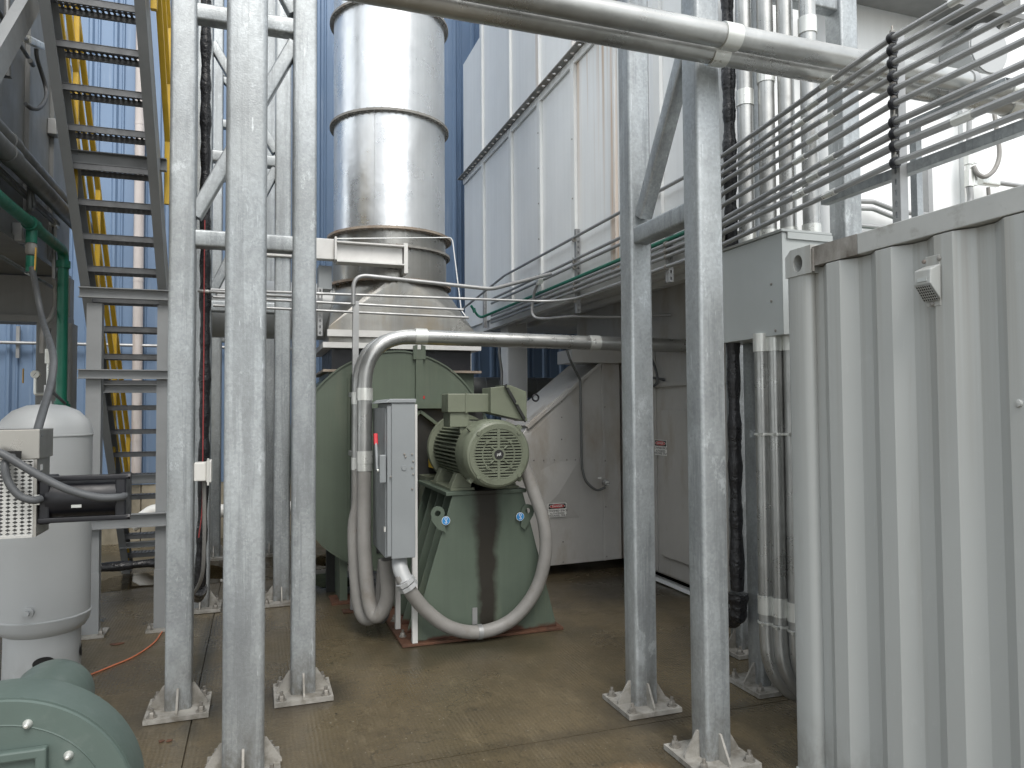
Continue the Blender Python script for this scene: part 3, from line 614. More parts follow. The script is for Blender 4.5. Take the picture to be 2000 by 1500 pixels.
for px, py, sgn in ((855, 1003, -1), (1031, 998, 1)):
    e = AY(px, py, PY-.03); pts = []
    for k in range(10): t = math.radians(-20+22*k); pts.append(e+V((.055*math.cos(t), 0, .055*math.sin(t))))
    base = [e+V((-.055*sgn*.2-.05, 0, -.05)), e+V((-.015*sgn+.03*(1 if sgn < 0 else -1), 0, -.19)), e+V((.07 if sgn < 0 else -.07, 0, -.17))]
    lug = MB(); hole = [e+V((.024*math.cos(t*.5236), 0, .024*math.sin(t*.5236))) for t in range(12)]; outer = [e+V((.056*math.cos(t*.5236), 0, .056*math.sin(t*.5236))) for t in range(12)]
    for k in range(12):
        j = (k+1) % 12; lug.prism([outer[k], outer[j], hole[j], hole[k]], (0, .016, 0))
    A('lifting_eye', lug, 'pedestal', ped)
    A('eye_shank', MB().prism([e+V((-.05, 0.001, -.03)), e+V((.05, 0.001, -.03)), e+V((.02-.045*sgn, 0.001, -.15)), e+V((-.03-.03*sgn, 0.001, -.12)), e+V((-.05, 0.001, -.05))], (0, .014, 0)), 'pedestal', ped)
for px, py in ((871, 1017), (1016, 1009)):
    e = AY(px, py, PY-.0345)
    A('sticker_standoff', MB().lathe([(.030, .0016), (.030, .0345)], e, 'Y', 24), 'pedestal', ped)
    s = A('lift_point_sticker', MB().lathe([(.034, 0), (.034, .0015)], e, 'Y', 24), 'signwhite', ped)
    A('sticker_disc', MB().lathe([(.031, -.0015), (.031, -.0005)], e, 'Y', 24), 'lift', s)
    hk = MB(); hk.tube(spline([e+V((0, -.003, .006)), e+V((0, -.003, -.004)), e+V((.007, -.003, -.010)), e+V((.004, -.003, -.018)), e+V((-.005, -.003, -.018)), e+V((-.009, -.003, -.012))], 4), .0026, 6)
    A('hook_mark', hk, 'signwhite', s)
    A('ring_mark', MB().tube([e+V((.010*math.cos(t*.45), -.003, .014+.010*math.sin(t*.45))) for t in range(15)], .0022, 6), 'signwhite', s)
mo = T('electric_motor', 'pale green finned electric motor with slotted round fan cowl', 'motor', (1.735, 5.6, top+.032))
MC = V((1.735, 5.30, 1.437)); MR = .245
A('fan_cowl', MB().lathe([(.172, .006), (.205, .0), (.228, .01), (.243, .04), (MR, .10), (MR+.002, .27), (.235, .275)], MC, 'Y', 56, cap=(False, False)), 'motor', mo, ang=25)
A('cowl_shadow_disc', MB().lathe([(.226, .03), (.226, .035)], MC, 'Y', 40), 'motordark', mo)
gr = A('grille_plate', MB().box(MC.x-.010, MC.x+.010, MC.y+.001, MC.y+.018, MC.z-.19, MC.z+.19), 'motor', mo)
for k in range(-9, 10):
    z = k*.0205; hw = math.sqrt(max(0, .196**2-z*z)); 
    A('grille_bar', MB().box(MC.x-hw, MC.x+hw, MC.y+.003, MC.y+.016, MC.z+z-.0058, MC.z+z+.0058), 'motor', mo)
A('grille_ring', MB().lathe([(.115, .002), (.123, .002), (.123, .016), (.115, .016)], MC, 'Y', 40, cap=(False, False)), 'motor', mo)
A('grille_ring', MB().lathe([(.182, .000), (.215, .000), (.215, .018), (.182, .018)], MC, 'Y', 48, cap=(False, False)), 'motor', mo)
A('hub_boss', MB().lathe([(.05, .0), (.05, .016)], MC, 'Y', 24), 'motor', mo)
em = A('hub_emblem', MB().lathe([(.034, -.004), (.034, -.0005)], MC, 'Y', 24), 'motordark', mo)
ep = [(-.018, -.004), (-.012, .008), (0, .006), (.010, .014), (.016, .010), (.013, .003), (.018, -.006), (.006, -.006), (.004, -.013), (-.004, -.005), (-.014, -.014)]
A('emblem_mark', MB().prism([MC+V((x, -.0055, z)) for x, z in ep], (0, .001, 0)), 'coupling', em)
for sx, sz in ((-1, -1), (-1, 1), (1, -1), (1, 1)):
    A('cowl_bolt', MB().lathe([(.014, -.008), (.014, 0)], MC+V((.150*sx, 0, .150*sz)), 'Y', 10), 'motor', mo)
    A('cowl_bolt', MB().lathe([(.011, -.008), (.011, .003)], MC+V((.088*sx, 0, .086*sz)), 'Y', 10), 'motor', mo)
    A('grille_tab', MB().bar(MC+V((.062*sx, .002, .062*sz)), MC+V((.040*sx, .002, .040*sz)), .02, .012, .004), 'motor', mo)
    A('cowl_lug', MB().bar(MC+V((.165*sx, .10, .165*sz)), MC+V((.195*sx, .10, .195*sz)), .05, .03), 'motor', mo)
fin = MB(); ptsf = []
for k in range(48):
    for dd, rr in ((0, .188), (.52, .188), (.58, .24), (.94, .24)): t = 2*math.pi*(k+dd)/48; ptsf.append((MC.x+rr*math.cos(t), MC.y+.275, MC.z+rr*math.sin(t)))
A('finned_frame', fin.prism(ptsf, (0, .72, 0)), 'motor', mo)
A('end_bell', MB().lathe([(.20, .99), (.28, .992), (.285, 1.03), (.25, 1.05), (.12, 1.10), (.05, 1.12), (.04, 1.3)], MC, 'Y', 48), 'motor', mo)
for sx in (-1, 1):
    for y in (.36, .84):
        A('motor_foot', MB().prism([(MC.x+sx*.10, MC.y+y, top+.034), (MC.x+sx*.255, MC.y+y, top+.034), (MC.x+sx*.255, MC.y+y, top+.06), (MC.x+sx*.21, MC.y+y, top+.16), (MC.x+sx*.10, MC.y+y, top+.16)], (0, .09, 0)), 'motor', mo, bev=.004)
    A('foot_rail', MB().box(MC.x+sx*.175-.09, MC.x+sx*.175+.09, MC.y+.33, MC.y+1.0, top+.034, top+.052), 'motor', mo)
# terminal box on top
q0, q1 = AY(877, 817, 5.62), AY(960, 783, 5.62)
A('terminal_base', MB().box(q0.x+.02, q0.x+.16, 5.58, 5.78, MC.z+.19, q0.z), 'motor', mo, bev=.004)
A('terminal_duct', MB().box(q0.x, q1.x+.08, 5.56, 5.76, q0.z, q1.z), 'motor', mo, bev=.006)
A('terminal_plate', MB().box(q0.x+.13, q0.x+.142, 5.552, 5.77, q0.z-.004, q1.z+.005), 'motor', mo)
A('lifting_shoulder', MB().prism([(MC.x-.20, 5.60, MC.z+.14), (MC.x-.07, 5.60, MC.z+.18), (MC.x-.07, 5.60, MC.z+.23), (MC.x-.13, 5.60, MC.z+.235), (MC.x-.15, 5.60, MC.z+.30), (MC.x-.18, 5.60, MC.z+.315), (MC.x-.205, 5.60, MC.z+.29)], (0, .05, 0)), 'motor', mo, bev=.004)
bx = [AY(957, 770, 5.5), AY(983, 768, 5.5), AY(1022, 833, 5.5), AY(1000, 836, 5.5), AY(957, 812, 5.5)]
A('conduit_box', MB().prism([V((AY(958, 775, 5.5).x, 5.50, AY(958, 772, 5.5).z)), V((AY(984, 768, 5.5).x, 5.50, AY(984, 769, 5.5).z)), V((AY(1020, 832, 5.5).x, 5.50, AY(1020, 832, 5.5).z)), V((AY(958, 775, 5.5).x, 5.50, AY(958, 818, 5.5).z))], (0, .22, 0)), 'motor', mo, bev=.004)
l0, l1 = AY(984, 767, 5.49), AY(1021, 833, 5.49)
A('box_lid', MB().prism([l0, l0+V((.035, 0, 0)), V((l1.x+.01, 5.49, l0.z-.05)), l1+V((.01, 0, .0)), l1], (0, .25, 0)), 'motor', mo, bev=.004)
A('lid_gasket', MB().bar(l0-V((.003, .012, 0)), l1-V((.003, .012, 0)), .016, .02), 'motordark', mo)
for k in (.05, .5, .95): A('lid_clip', MB().bar(l0.lerp(l1, k)-V((0, .02, .008)), l0.lerp(l1, k)-V((-.006, .02, -.012)), .02, .012), 'motor', mo)
text_mesh('48A 18 220', .016, 'motordark', mo, AY(956, 800, 5.555), (0, 0, 1), (-1, 0, 0), 'cast_lettering')

mo.scale = (1.08, 1.08, 1.08)
# ================================================================ DISCONNECT SWITCH
SX0, SX1, SYN, SYF = .911, 1.118, 5.40, 6.06
szt, szb = AY(757, 787, SYN).z, AY(757, 1093, SYN).z
dw = T('disconnect_switch', 'tall grey disconnect switch box with red tipped handle', 'switch', (1.0, 5.7, szb))
A('enclosure', MB().box(SX0+.03, SX1, SYN, SYF, szb, szt), 'switch', dw, bev=.006)
A('door', MB().box(SX0-.008, SX0+.026, SYN+.06, SYF+.01, szb-.0, szt-.035), 'switch', dw, bev=.005)
A('door_channel', MB().box(SX0-.0, SX0+.029, SYN+.012, SYN+.052, szb+.02, szt-.02), 'switch', dw)
A('rain_cap', MB().prism([(SX0-.02, SYN-.012, szt+.001), (SX1+.006, SYN-.012, szt+.001), (SX1+.006, SYN-.012, szt+.03), (SX0+.02, SYN-.012, szt+.03)], (0, SYF-SYN+.02, 0)), 'switch', dw, bev=.004)
kn = AY(789, 914, SYN-.001); A('knockout_plug', MB().lathe([(.018, -.006), (.020, 0)], kn, 'Y', 20), 'switch', dw)
for x, y in ((792, 892), (790, 887), (805, 887), (807, 901), (805, 914), (807, 926), (763, 931), (805, 955)): I('screw', SCREW, dw, AY(x, y, SYN-.002), RX)
hp = AX(752, 915, SX0-.02); hq = AX(740, 860, SX0-.05)
hb = MB(); a0 = AX(748, 940, SX0-.012); 
A('handle_base', MB().prism([(SX0-.055, SYN+.02, hp.z-.11), (SX0-.055, SYN+.13, hp.z-.09), (SX0-.055, SYN+.15, hp.z+.03), (SX0-.055, SYN+.09, hp.z+.09), (SX0-.055, SYN+.02, hp.z+.10)], (.05, 0, 0)), 'switch', dw, bev=.008)
A('handle_arm', MB().bar((SX0-.065, SYN+.07, hp.z-.02), (SX0-.065, SYN+.135, hp.z+.18), .03, .02, .006), 'switch', dw)
A('handle_grip', MB().bar((SX0-.065, SYN+.135, hp.z+.17), (SX0-.065, SYN+.155, hp.z+.25), .035, .03, .006), 'red', dw)
A('padlock_hasp', MB().box(SX0-.022, SX0-.010, SYN+.02, SYN+.05, szb+.20, szb+.235), 'coupling', dw)
A('pivot_bolt', MB().lathe([(.016, -.01), (.016, .0)], (SX0-.056, SYN+.07, hp.z-.02), 'X', 12), 'coupling', dw)
# strut stand carrying the switch
sd2 = T('strut_stand', 'white strut legs carrying the disconnect switch', 'stand', (1.1, 5.7, 0))
lx_ = SX1+.045
A('strut_leg', MB().box(SX1+.008, SX1+.048, 5.553, 5.593, .026, szt-.01), 'whiteflange', sd2)
A('strut_leg', MB().box(1.070, 1.110, 5.96, 6.0, .026, szb-.002), 'whiteflange', sd2)
# ---- large conduits, liquid-tight hoses
def run(name, label, cat, path, r, m_, n=14, group=None, couplings=(), part='tube', cm='coupling', cr=1.12, cl=.05):
    o = T(name, label, cat, path[0], group); A(part, MB().tube(path, r, n), m_, o)
    for p, d in couplings:
        d = V(d).normalized(); A('coupling', MB().tube([V(p)-d*cl, V(p)+d*cl], r*cr, n), cm, o)
    return o
zo = AY(820, 657, 6.0).z; vx = AY(712, 800, 6.0).x
pth = fillet([(3.85, 6.0, zo-.02), (vx, 6.0, zo), (vx, 6.0, AY(706, 905, 6.0).z)], .42, 10)
cp_ = AY(822, 657, 6.0); zc1, zc2 = AY(712, 770, 6.0).z, AY(708, 893, 6.0).z
run('power_conduit', 'thick galvanized conduit bending down beside the green fan', 'conduit', pth, .060, 'pipe', 20, 'power conduits to the switch',
    [((cp_.x, 6.0, zo), (1, 0, 0)), ((vx, 6.0, zc1), (0, 0, 1)), ((vx, 6.0, zc2), (0, 0, 1)), ((AY(1160, 664, 6.0).x, 6.0, zo-.015), (1, 0, 0))])
pth = fillet([(3.85, 6.13, zo-.02), (vx-.03, 6.13, zo), (vx-.03, 6.13, AY(706, 905, 6.13).z)], .42, 10)
run('power_conduit', 'rear thick conduit half hidden behind the front power conduit', 'conduit', pth, .055, 'pipe', 20, 'power conduits to the switch', [((vx-.03, 6.13, zc1-.03), (0, 0, 1))])
h1 = spline([(vx, 6.0, zc2-.02), (vx-.005, 5.98, 1.05), AY(712, 1080, 5.9), AY(722, 1180, 5.85), AY(738, 1203, 5.8), AY(757, 1165, 5.75), AY(754, 1092, 5.72)], 8)
hz = run('flexible_hose', 'grey flexible hose looping low from the front conduit to the switch', 'hose', h1, .056, 'hose', 18, 'flexible hoses', [((vx, 6.0, zc2-.06), (0, 0, 1))])
h2 = spline([(vx-.03, 6.13, zc2-.02), (vx-.035, 6.1, 1.05), AY(692, 1040, 6.1), AY(700, 1170, 6.0), AY(717, 1208, 5.95), AY(742, 1180, 5.95), AY(752, 1092, 5.95)], 8)
run('flexible_hose', 'grey flexible hose hanging leftmost beside the strut post', 'hose', h2, .056, 'hose', 18, 'flexible hoses', [((vx-.03, 6.13, zc2-.06), (0, 0, 1))])
ZS = 5.30
h3 = spline([AY(780, 1098, 5.52), AY(783, 1118, 5.46), AY(795, 1145, 5.42), AY(830, 1190, 5.46), AY(880, 1226, 5.48), AY(940, 1234, 5.49), AY(1000, 1210, 5.48), AY(1045, 1155, 5.45), AY(1065, 1085, 5.43), AY(1062, 1020, 5.45), AY(1042, 960, 5.5), AY(1022, 905, 5.55), AY(1004, 850, 5.58)], 8)
mh = run('flexible_hose', 'fat grey flexible hose swooping from the switch to the motor', 'hose', h3, .052, 'hose', 20, 'flexible hoses')
A('elbow_fitting', MB().tube(spline([AY(780, 1094, 5.52), AY(782, 1112, 5.47), AY(793, 1138, 5.42)], 6), .058, 18), 'tank', mh)
d_ = (AY(803, 1152, 5.43)-AY(789, 1130, 5.43)).normalized(); p_ = AY(795, 1141, 5.42)
A('gland_nut', MB().tube([p_-d_*.035, p_-d_*.006], .075, 8), 'tank', mh); A('gland_nut', MB().tube([p_+d_*.002, p_+d_*.034], .075, 8), 'tank', mh)
p_ = AY(937, 1234, 5.49); A('pipe_strap', MB().tube([p_+V((-.018, 0, 0)), p_+V((.018, 0, 0))], .058, 20), 'emt', mh)
A('strap_tab', MB().box(p_.x-.03, p_.x+.01, PY-.012, PY-.002, p_.z+.03, p_.z+.16), 'emt', mh)
# thin black drain hose below switch
A('drain_hose', MB().tube(spline([AY(775, 1100, 5.9), AY(765, 1150, 5.9), AY(758, 1200, 5.9), AY(745, 1215, 6.0), (.98, 6.4, .03)], 6), .011, 8), 'cable', label='thin black hose beside the rusty foot plate', cat='hose')

# ---- strut post by the fan
def strut(root, p0, p1, wd=.041, out=(0, -1, 0), slots=True, name='strut', m_='emt'):
    p0, p1 = V(p0), V(p1); ax = (p1-p0); L_ = ax.length; ax.normalize(); out = V(out); side = ax.cross(out)
    k = max(2, int(L_/.05)); mb = MB()
    if slots: mb.perf(p0-side*wd/2, side, ax, 1, k, wd, L_/k, .014, .028, 'hex')
    else: mb.add([p0-side*wd/2, p0+side*wd/2, p1+side*wd/2, p1-side*wd/2], [(0, 1, 2, 3)])
    n = len(mb.v)
    for s in (-1, 1):
        a, b = p0+side*wd/2*s, p1+side*wd/2*s
        mb.add([a, b, b-out*wd, a-out*wd, a-out*wd-side*s*.009, b-out*wd-side*s*.009], [(0, 1, 2, 3), (3, 2, 5, 4)])
    return A(name, mb, m_, root, solid=.003)
sp1 = T('strut_post', 'slender galvanized strut post standing left of the thick conduits', 'strut', (.84, 6.75, 0))
fx = AZ(677, 1188)
strut(sp1, (fx.x+.02, 6.72, .02), (fx.x+.04, 6.72, AY(690, 588, 6.72).z), .05, (-1, 0, 0), True, 'post', 'emt')
A('foot_bracket', MB().box(fx.x-.05, fx.x+.08, 6.66, 6.78, .002, .012), 'rust', sp1)
for yy in (770, 888): zc_ = AY(705, yy, 6.4).z; A('clamp_arm', MB().box(fx.x, fx.x+.05, 6.0, 6.73, zc_-.02, zc_+.02), 'emt', sp1)
for yy in (770, 888): zc_ = AY(705, yy, 6.0).z; A('conduit_clamp', MB().lathe([(.066, 0), (.066, .035)], (vx, 6.0, zc_-.03), n=20), 'emt', sp1)
# ---- EMT runs crossing in front of the stack transition
EY = 6.72
for i, (ya, yb, lab_, ex) in enumerate(((575, 607, 'upper thin conduit crossing level in front of the stack transition', 1060), (590, 612, 'middle thin conduit crossing level in front of the stack transition', 905), (614, 624, 'lowest thin conduit crossing level in front of the stack transition', 915))):
    z0_ = AY(640, (577, 590, 606)[i], EY).z
    pts = [(-.36, EY+.0, z0_+.005), (AY(ex, 610, EY).x, EY, z0_-.02)]
    if i == 0: z9 = AX(1112, 588, 2.93).z; pts = [(-.42, EY, z0_+.005), (2.93, EY, z9), (2.93, 5.88, z9)]
    run('thin_conduit', lab_, 'conduit', fillet(pts, .45), .0125, 'emt', 10, 'thin conduits crossing before the stack')
hs_ = T('hanger_strut', 'slotted strut hanger at the left of the stack transition', 'strut', (.5, EY+.03, 2.4))
strut(hs_, (AY(626, 640, EY).x, EY+.05, AY(626, 655, EY).z), (AY(626, 640, EY).x, EY+.05, AY(626, 560, EY).z), .041)
# conduit hoop: up from strut post, over and right to the oxidizer
zt_ = AY(750, 540, 6.6).z
run('bent_conduit', 'conduit arching over from the strut post to the junction fitting', 'conduit', fillet([(fx.x+.04, 6.69, AY(692, 595, 6.69).z), (fx.x+.04, 6.69, zt_+.02), (AY(960, 556, 6.69).x, 6.69, zt_-.05), (2.86, 6.95, AX(1052, 546, 2.86).z)], .25, 8), .019, 'emt', 12)

# ================================================================ CONDUIT BANK ALONG THE OXIDIZER
bank = [76, 100, 125, 151, 177, 204, 240, 263, 287, 319]; mid = [304, 325, 340, 355, 378, 401, 429, 440, 455, 478]
s2 = {0: 469, 1: 512, 2: 523, 3: 555, 4: 564, 5: 573, 9: 588}
CX = 2.93; rk = .0148
VPX, VPY = 501.9, 803.2
ordn = ['topmost', 'second', 'third', 'fourth', 'fifth', 'sixth', 'seventh', 'eighth', 'ninth', 'lowest']
for i, y in enumerate(bank):
    p = AY(1742+i*.8, y, 2.55); pts = [V((2.76, .6, p.z)), V((2.76, 2.55, p.z))]
    q = AX(1411, mid[i], 2.84); r_ = rk if i != 6 else .015; r_ = .018 if i in (7, 8) else r_
    pts.append(q)
    if i in s2:
        k = (s2[i]-VPY)/(1112-VPX); ya = VPY+k*(1350-VPX); a_ = AX(1350, ya, CX); e_ = AX(960 if i else 930, VPY+k*((960 if i else 930)-VPX), CX)
        pts += [V((CX, a_.y, a_.z))]
        if i == 0: f_ = AX(985, 548, CX); pts += [V((CX, f_.y, a_.z)), V((CX-.25, 10.2, AX(930, 600, CX-.2).z))]
        elif i == 9: pts += [V((CX, 5.75, a_.z)), V((2.3, 6.6, a_.z-.06))] if False else [V((CX, 5.9, a_.z))]
        else: pts += [V((CX, e_.y, a_.z))]
    else: pts += [V((2.99, 4.24, q.z+(.0)))]
    cps = [((2.76, 2.2-.12*(i % 4), p.z), (0, 1, 0))] if i in (0, 2, 7, 8) else []
    cps += [(V((2.76, 2.55, p.z)).lerp(q, .30+.08*(i % 3)), q-V((2.76, 2.55, p.z)))]
    run('bank_conduit', f'{ordn[i]} of the ten parallel conduits clamped to the strut above the container', 'conduit', fillet(pts, .25, 5), r_, 'emt', 10, 'parallel conduits along the oxidizer', cps, cr=1.2, cl=.045)
rs = T('rack_strut', 'slotted strut standing on the container roof with ten conduit clamps', 'strut', (2.79, 2.57, 2.55))
strut(rs, (2.795, 2.575, 2.56), (2.795, 2.575, AY(1742, 60, 2.55).z), .045, (-1, 0, 0), True, 'slotted_channel', 'emt')
A('channel_back', MB().box(2.80, 2.85, 2.585, 2.60, 2.56, AY(1742, 60, 2.55).z), 'galv', rs)
for i, y in enumerate(bank):
    p = AY(1742+i*.8, y, 2.55)
    A('conduit_clamp', MB().lathe([(.018, -.011), (.026, -.011), (.026, .011), (.018, .011)], (2.76, 2.545, p.z), 'Y', 14, cap=(False, False)), 'black', rs); A('clamp_ear', MB().box(2.752, 2.772, 2.539, 2.551, p.z+.018, p.z+.036), 'angle', rs)
    A('clamp_screw', MB().tube([(2.762, 2.545, p.z+.02), (2.762, 2.545, p.z+.058)], .0045, 6), 'bolt', rs)
# horizontal strut beside the bank at the right
hst = T('level_strut', 'level strut channel running below the conduit bank over the container', 'strut', (2.9, 2.4, 2.8))
zq = AY(1790, 292, 2.35).z
strut(hst, (2.84, .8, zq), (2.84, 3.1, zq), .045, (-1, 0, 0), False, 'channel', 'galv'); A('channel_stand', MB().box(2.85, 2.88, 1.5, 1.53, 2.56, zq-.02), 'galv', hst)
# strut hangers on the oxidizer face
for i, (x, ya, yb) in enumerate(((1121, 446, 611), (941, 565, 640), (1300, 445, 550))):
    y_ = AX(x, 500, CX).y
    h_ = T('hanger_strut', ('slotted hanger strut left of the slim front post holding the conduits', 'far hanger strut at the left end of the oxidizer conduits', 'short hanger strut seen between the two front right posts')[i], 'strut', (CX+.04, y_, AX(x, yb, CX).z), 'hanger struts on the oxidizer')
    strut(h_, (CX+.045, y_, AX(x, yb, CX).z), (CX+.045, y_, AX(x, ya, CX).z), .041, (0, -1, 0), True, 'channel')
    for yy in ((469, 512, 523, 555, 566, 588) if i == 0 else (367+110, 491, 502, 522) if i == 2 else ()):
        z_ = AX(x, yy, CX).z; A('conduit_clamp', MB().lathe([(.021, 0), (.021, .02)], (CX, y_-.02, z_), 'Y', 10), 'bolt', h_)
# green pipe along the oxidizer and its end
kg = (545-VPY)/(1120-VPX); zg = AX(1120, 545, CX+.02).z
run('green_tube', 'slim green tube running along the lower edge of the oxidizer', 'pipe', fillet([(CX+.02, 4.24, zg), (CX+.02, 9.0, zg), (CX-.12, 9.35, zg-.06), (CX-.25, 9.3, zg+.10)], .08), .017, 'gpipe', 10, None, [((CX+.02, 7.5, zg), (0, 1, 0)), ((CX-.2, 9.32, zg+.04), (-.3, 0, 1))], cm='gpipe', cr=1.35, cl=.03)
# junction fitting and drop
jf = AX(1052, 546, CX-.06); j2 = T('junction_fitting', 'cast conduit fitting where the arching conduit meets the oxidizer', 'fitting', jf)
A('fitting_body', MB().bar(jf-V((0, .06, .03)), jf+V((0, .06, .03)), .06, .05, .012), 'coupling', j2); A('fitting_hub', MB().tube([jf-V((0, 0, .06)), jf+V((0, 0, 0))], .025, 12), 'coupling', j2)
run('drop_conduit', 'bent conduit dropping from the junction fitting under the oxidizer', 'conduit', spline([jf-V((0, 0, .02)), AX(1042, 580, CX-.07), AX(1046, 620, CX-.05), V((3.1, 6.9, ZB-.27)), V((3.4, 6.6, ZB-.30)), V((3.88, 6.3, ZB-.30))], 8), .016, 'emt', 10)
# conduits under the oxidizer on the duct face
run('sensor_conduit', 'dark bent conduit running down the clad duct front', 'conduit', fillet([AY(1107, 683, 7.2), AY(1113, 702, 7.2), AY(1133, 742, 7.26), AY(1136, 900, 7.26), AY(1137, 915, 7.26)], .05)+spline([AY(1137, 915, 7.26), AY(1145, 940, 7.25), AY(1165, 957, 7.24), AY(1182, 952, 7.24)], 6)[1:], .014, 'greypipe', 10)
gb = AY(1185, 943, 7.24); gg = T('round_sensor', 'small round sensor head on the duct wall', 'sensor', gb)
A('head_body', MB().lathe([(.03, -.02), (.034, 0), (.034, .05), (.02, .07)], gb, 'Y', 16), 'emt', gg); A('head_cap', MB().lathe([(.022, -.03), (.022, -.02)], gb, 'Y', 16), 'coupling', gg)
A('tag_plate', MB().box(gb.x-.09, gb.x-.05, gb.y+.03, gb.y+.034, gb.z+.045, gb.z+.06), 'signwhite', gg)
run('column_conduit', 'thin dark conduit climbing beside the grey oxidizer column', 'conduit', fillet([AY(980, 772, 9.2), AY(980, 726, 9.2), AY(975, 690, 9.2), AY(975, 672, 9.2)], .05), .018, 'greypipe', 10)
run('door_hose', 'black looped hose with gauge on the shaded oxidizer wall', 'hose', spline([AX(1268, 690, XL-.1), AX(1280, 720, XL-.1), AX(1284, 745, XL-.1), AX(1275, 754, XL-.1), AX(1270, 744, XL-.1), AX(1276, 738, XL-.08), AX(1298, 742, XL-.03)], 6), .013, 'cable', 8)

# ================================================================ GALVANIZED FRAMES
def beam(root, p0, p1, wd=.10, nm='beam', d=None): return A(nm, MB().bar(p0, p1, wd, d or wd, wd*.14), 'galv', root)
def bent(label, x1, x2, y, wd, beams, diags, ztop=6.6):
    r = T('braced_frame', label, 'frame', ((x1+x2)/2, y, 0), 'galvanized braced frames')
    post(r, x1, y, wd, ztop); post(r, x2, y, wd, ztop); h = wd/2
    for z in beams: b = beam(r, (x1+h-.004, y, z), (x2-h+.004, y, z), .105)
    for z1, z2, sgn in diags:
        a_, b__ = ((x1+h-.01, y, z1), (x2-h+.01, y, z2)); beam(r, a_, b__, .085, 'brace')
    return r
Y1 = 4.88; zb = lambda px, py, Y: AY(px, py, Y).z
def seam(root, x, y, z1): A('weld_seam', MB().box(x-.003, x+.003, y-.0025, y+.001, .2, z1), 'galv', root)
B1 = [zb(450, 468, Y1-.05), zb(450, 30, Y1-.05)]
bent('front galvanized braced frame right beside the stairs', -.435, .283, Y1, .148, B1+[B1[1]+1.3], [(B1[0]+.14, B1[1]-.10, 1), (B1[1]+1.2, B1[1]+.1, 1)])
Y2 = 7.28
B2 = [zb(420, 597, Y2-.05), zb(420, 303, Y2-.05), zb(420, 20, Y2-.05)]
bent('middle galvanized braced frame second from the camera', -.475, .225, Y2, .148, B2, [(B2[0]+.10, B2[1]-.06, 1), (B2[2]-.3, B2[1]+.10, 1)], 7.2)
Y3 = 9.72
B3 = [zb(430, 660, Y3-.05), zb(430, 240, Y3-.05), zb(430, 140, Y3-.05)]
bent('rear galvanized braced frame nearest the blue wall', -.49, .15, Y3, .148, B3, [(B3[0]+.1, B3[0]+.95, 1), (B3[1]-.7, B3[1]-.05, 1), (B3[2]-.05, B3[1]+.06, 1)], 8.2)
fp = T('galvanized_post', 'wide pale galvanized post nearest the camera at left', 'post', (-.055, 3.94, 0)); post(fp, -.055, 3.94, .196, 4.6)
seam(fp, -.045, 3.94-.098, 4.5); seam(fp, -.062, 3.94-.098, 4.5)
A('header_beam', MB().bar((-.055, 3.94, 4.7), (-.055, 4.95, 4.7), .15, .15, .02), 'galv', fp)
rf = T('braced_frame', 'right galvanized frame of two near posts with a slanted brace', 'frame', (2.2, 3.6, 0), 'galvanized braced frames')
XR, YR1, YR2 = 2.21, 3.985, 3.262
post(rf, XR, YR1, .148, 4.9); post(rf, XR-.0, YR2, .148, 4.9)
zb1 = AX(1285, 438, XR-.05).z
beam(rf, (XR, YR1-.07, zb1), (XR, YR2+.07, zb1), .105)
beam(rf, (XR, YR1-.10, zb1+.11), (XR, YR2+.11, AX(1328, 100, XR).z), .085, 'brace')
beam(rf, (XR, YR1-.07, 4.6), (XR, YR2+.07, 4.6), .105)
r3 = T('galvanized_post', 'galvanized post behind the bundle of vertical conduits', 'post', (3.115, 3.98, 0)); post(r3, 3.11, 3.985, .148, 4.9)
r4 = T('galvanized_post', 'galvanized post rising behind the container corner', 'post', (3.86, 3.98, 0)); post(r4, 3.86, 3.985, .155, 4.9)
for px in (1442,):
    r5 = T('galvanized_post', 'shaded rear post of which only the foot plate shows', 'post', (3.42, 4.62, 0)); post(r5, 3.43, 4.62, .148, 3.0)
A('top_beam', MB().bar((3.11, 3.985, 4.6), (3.86, 3.985, 4.6), .1, .1, .015), 'galv', r4)
# two big overhead conduits
for i, (y, py, lab_) in enumerate(((2.93, 67, 'nearer of two big overhead conduits crossing in front of the right posts'), (3.095, 104, 'farther of two big overhead conduits crossing in front of the right posts'))):
    z = AY(1400, py, y).z; cx_ = AY(1424 if i == 0 else 1400, 70, y).x
    run('overhead_conduit', lab_, 'conduit', [V((-2.2, y, z)), V((3.0, y, z)), V((7.5, y, z))], .0565, 'pipe', 24, 'big overhead conduits', [((cx_, y, z), (1, 0, 0)), ((AY(1975, 215, y).x, y, z), (1, 0, 0))], cr=1.13, cl=.045)
oc = T('conduit_support', 'strut trapeze holding the overhead conduits at the right', 'support', (3.75, 3.0, 3.3))
zo_ = AY(1400, 67, 2.93).z-.075
strut(oc, (3.72, 2.7, zo_), (3.72, 3.3, zo_), .045, (0, 0, 1), True, 'trapeze_channel', 'galv')
A('trapeze_leg', MB().box(3.70, 3.745, 3.26, 3.305, 2.56, zo_-.005), 'galv', oc); 
for y in (2.93, 3.09): A('conduit_clamp', MB().lathe([(.062, -.02), (.062, .02)], (3.72, y, zo_+.075), 'X', 24), 'emt', oc)

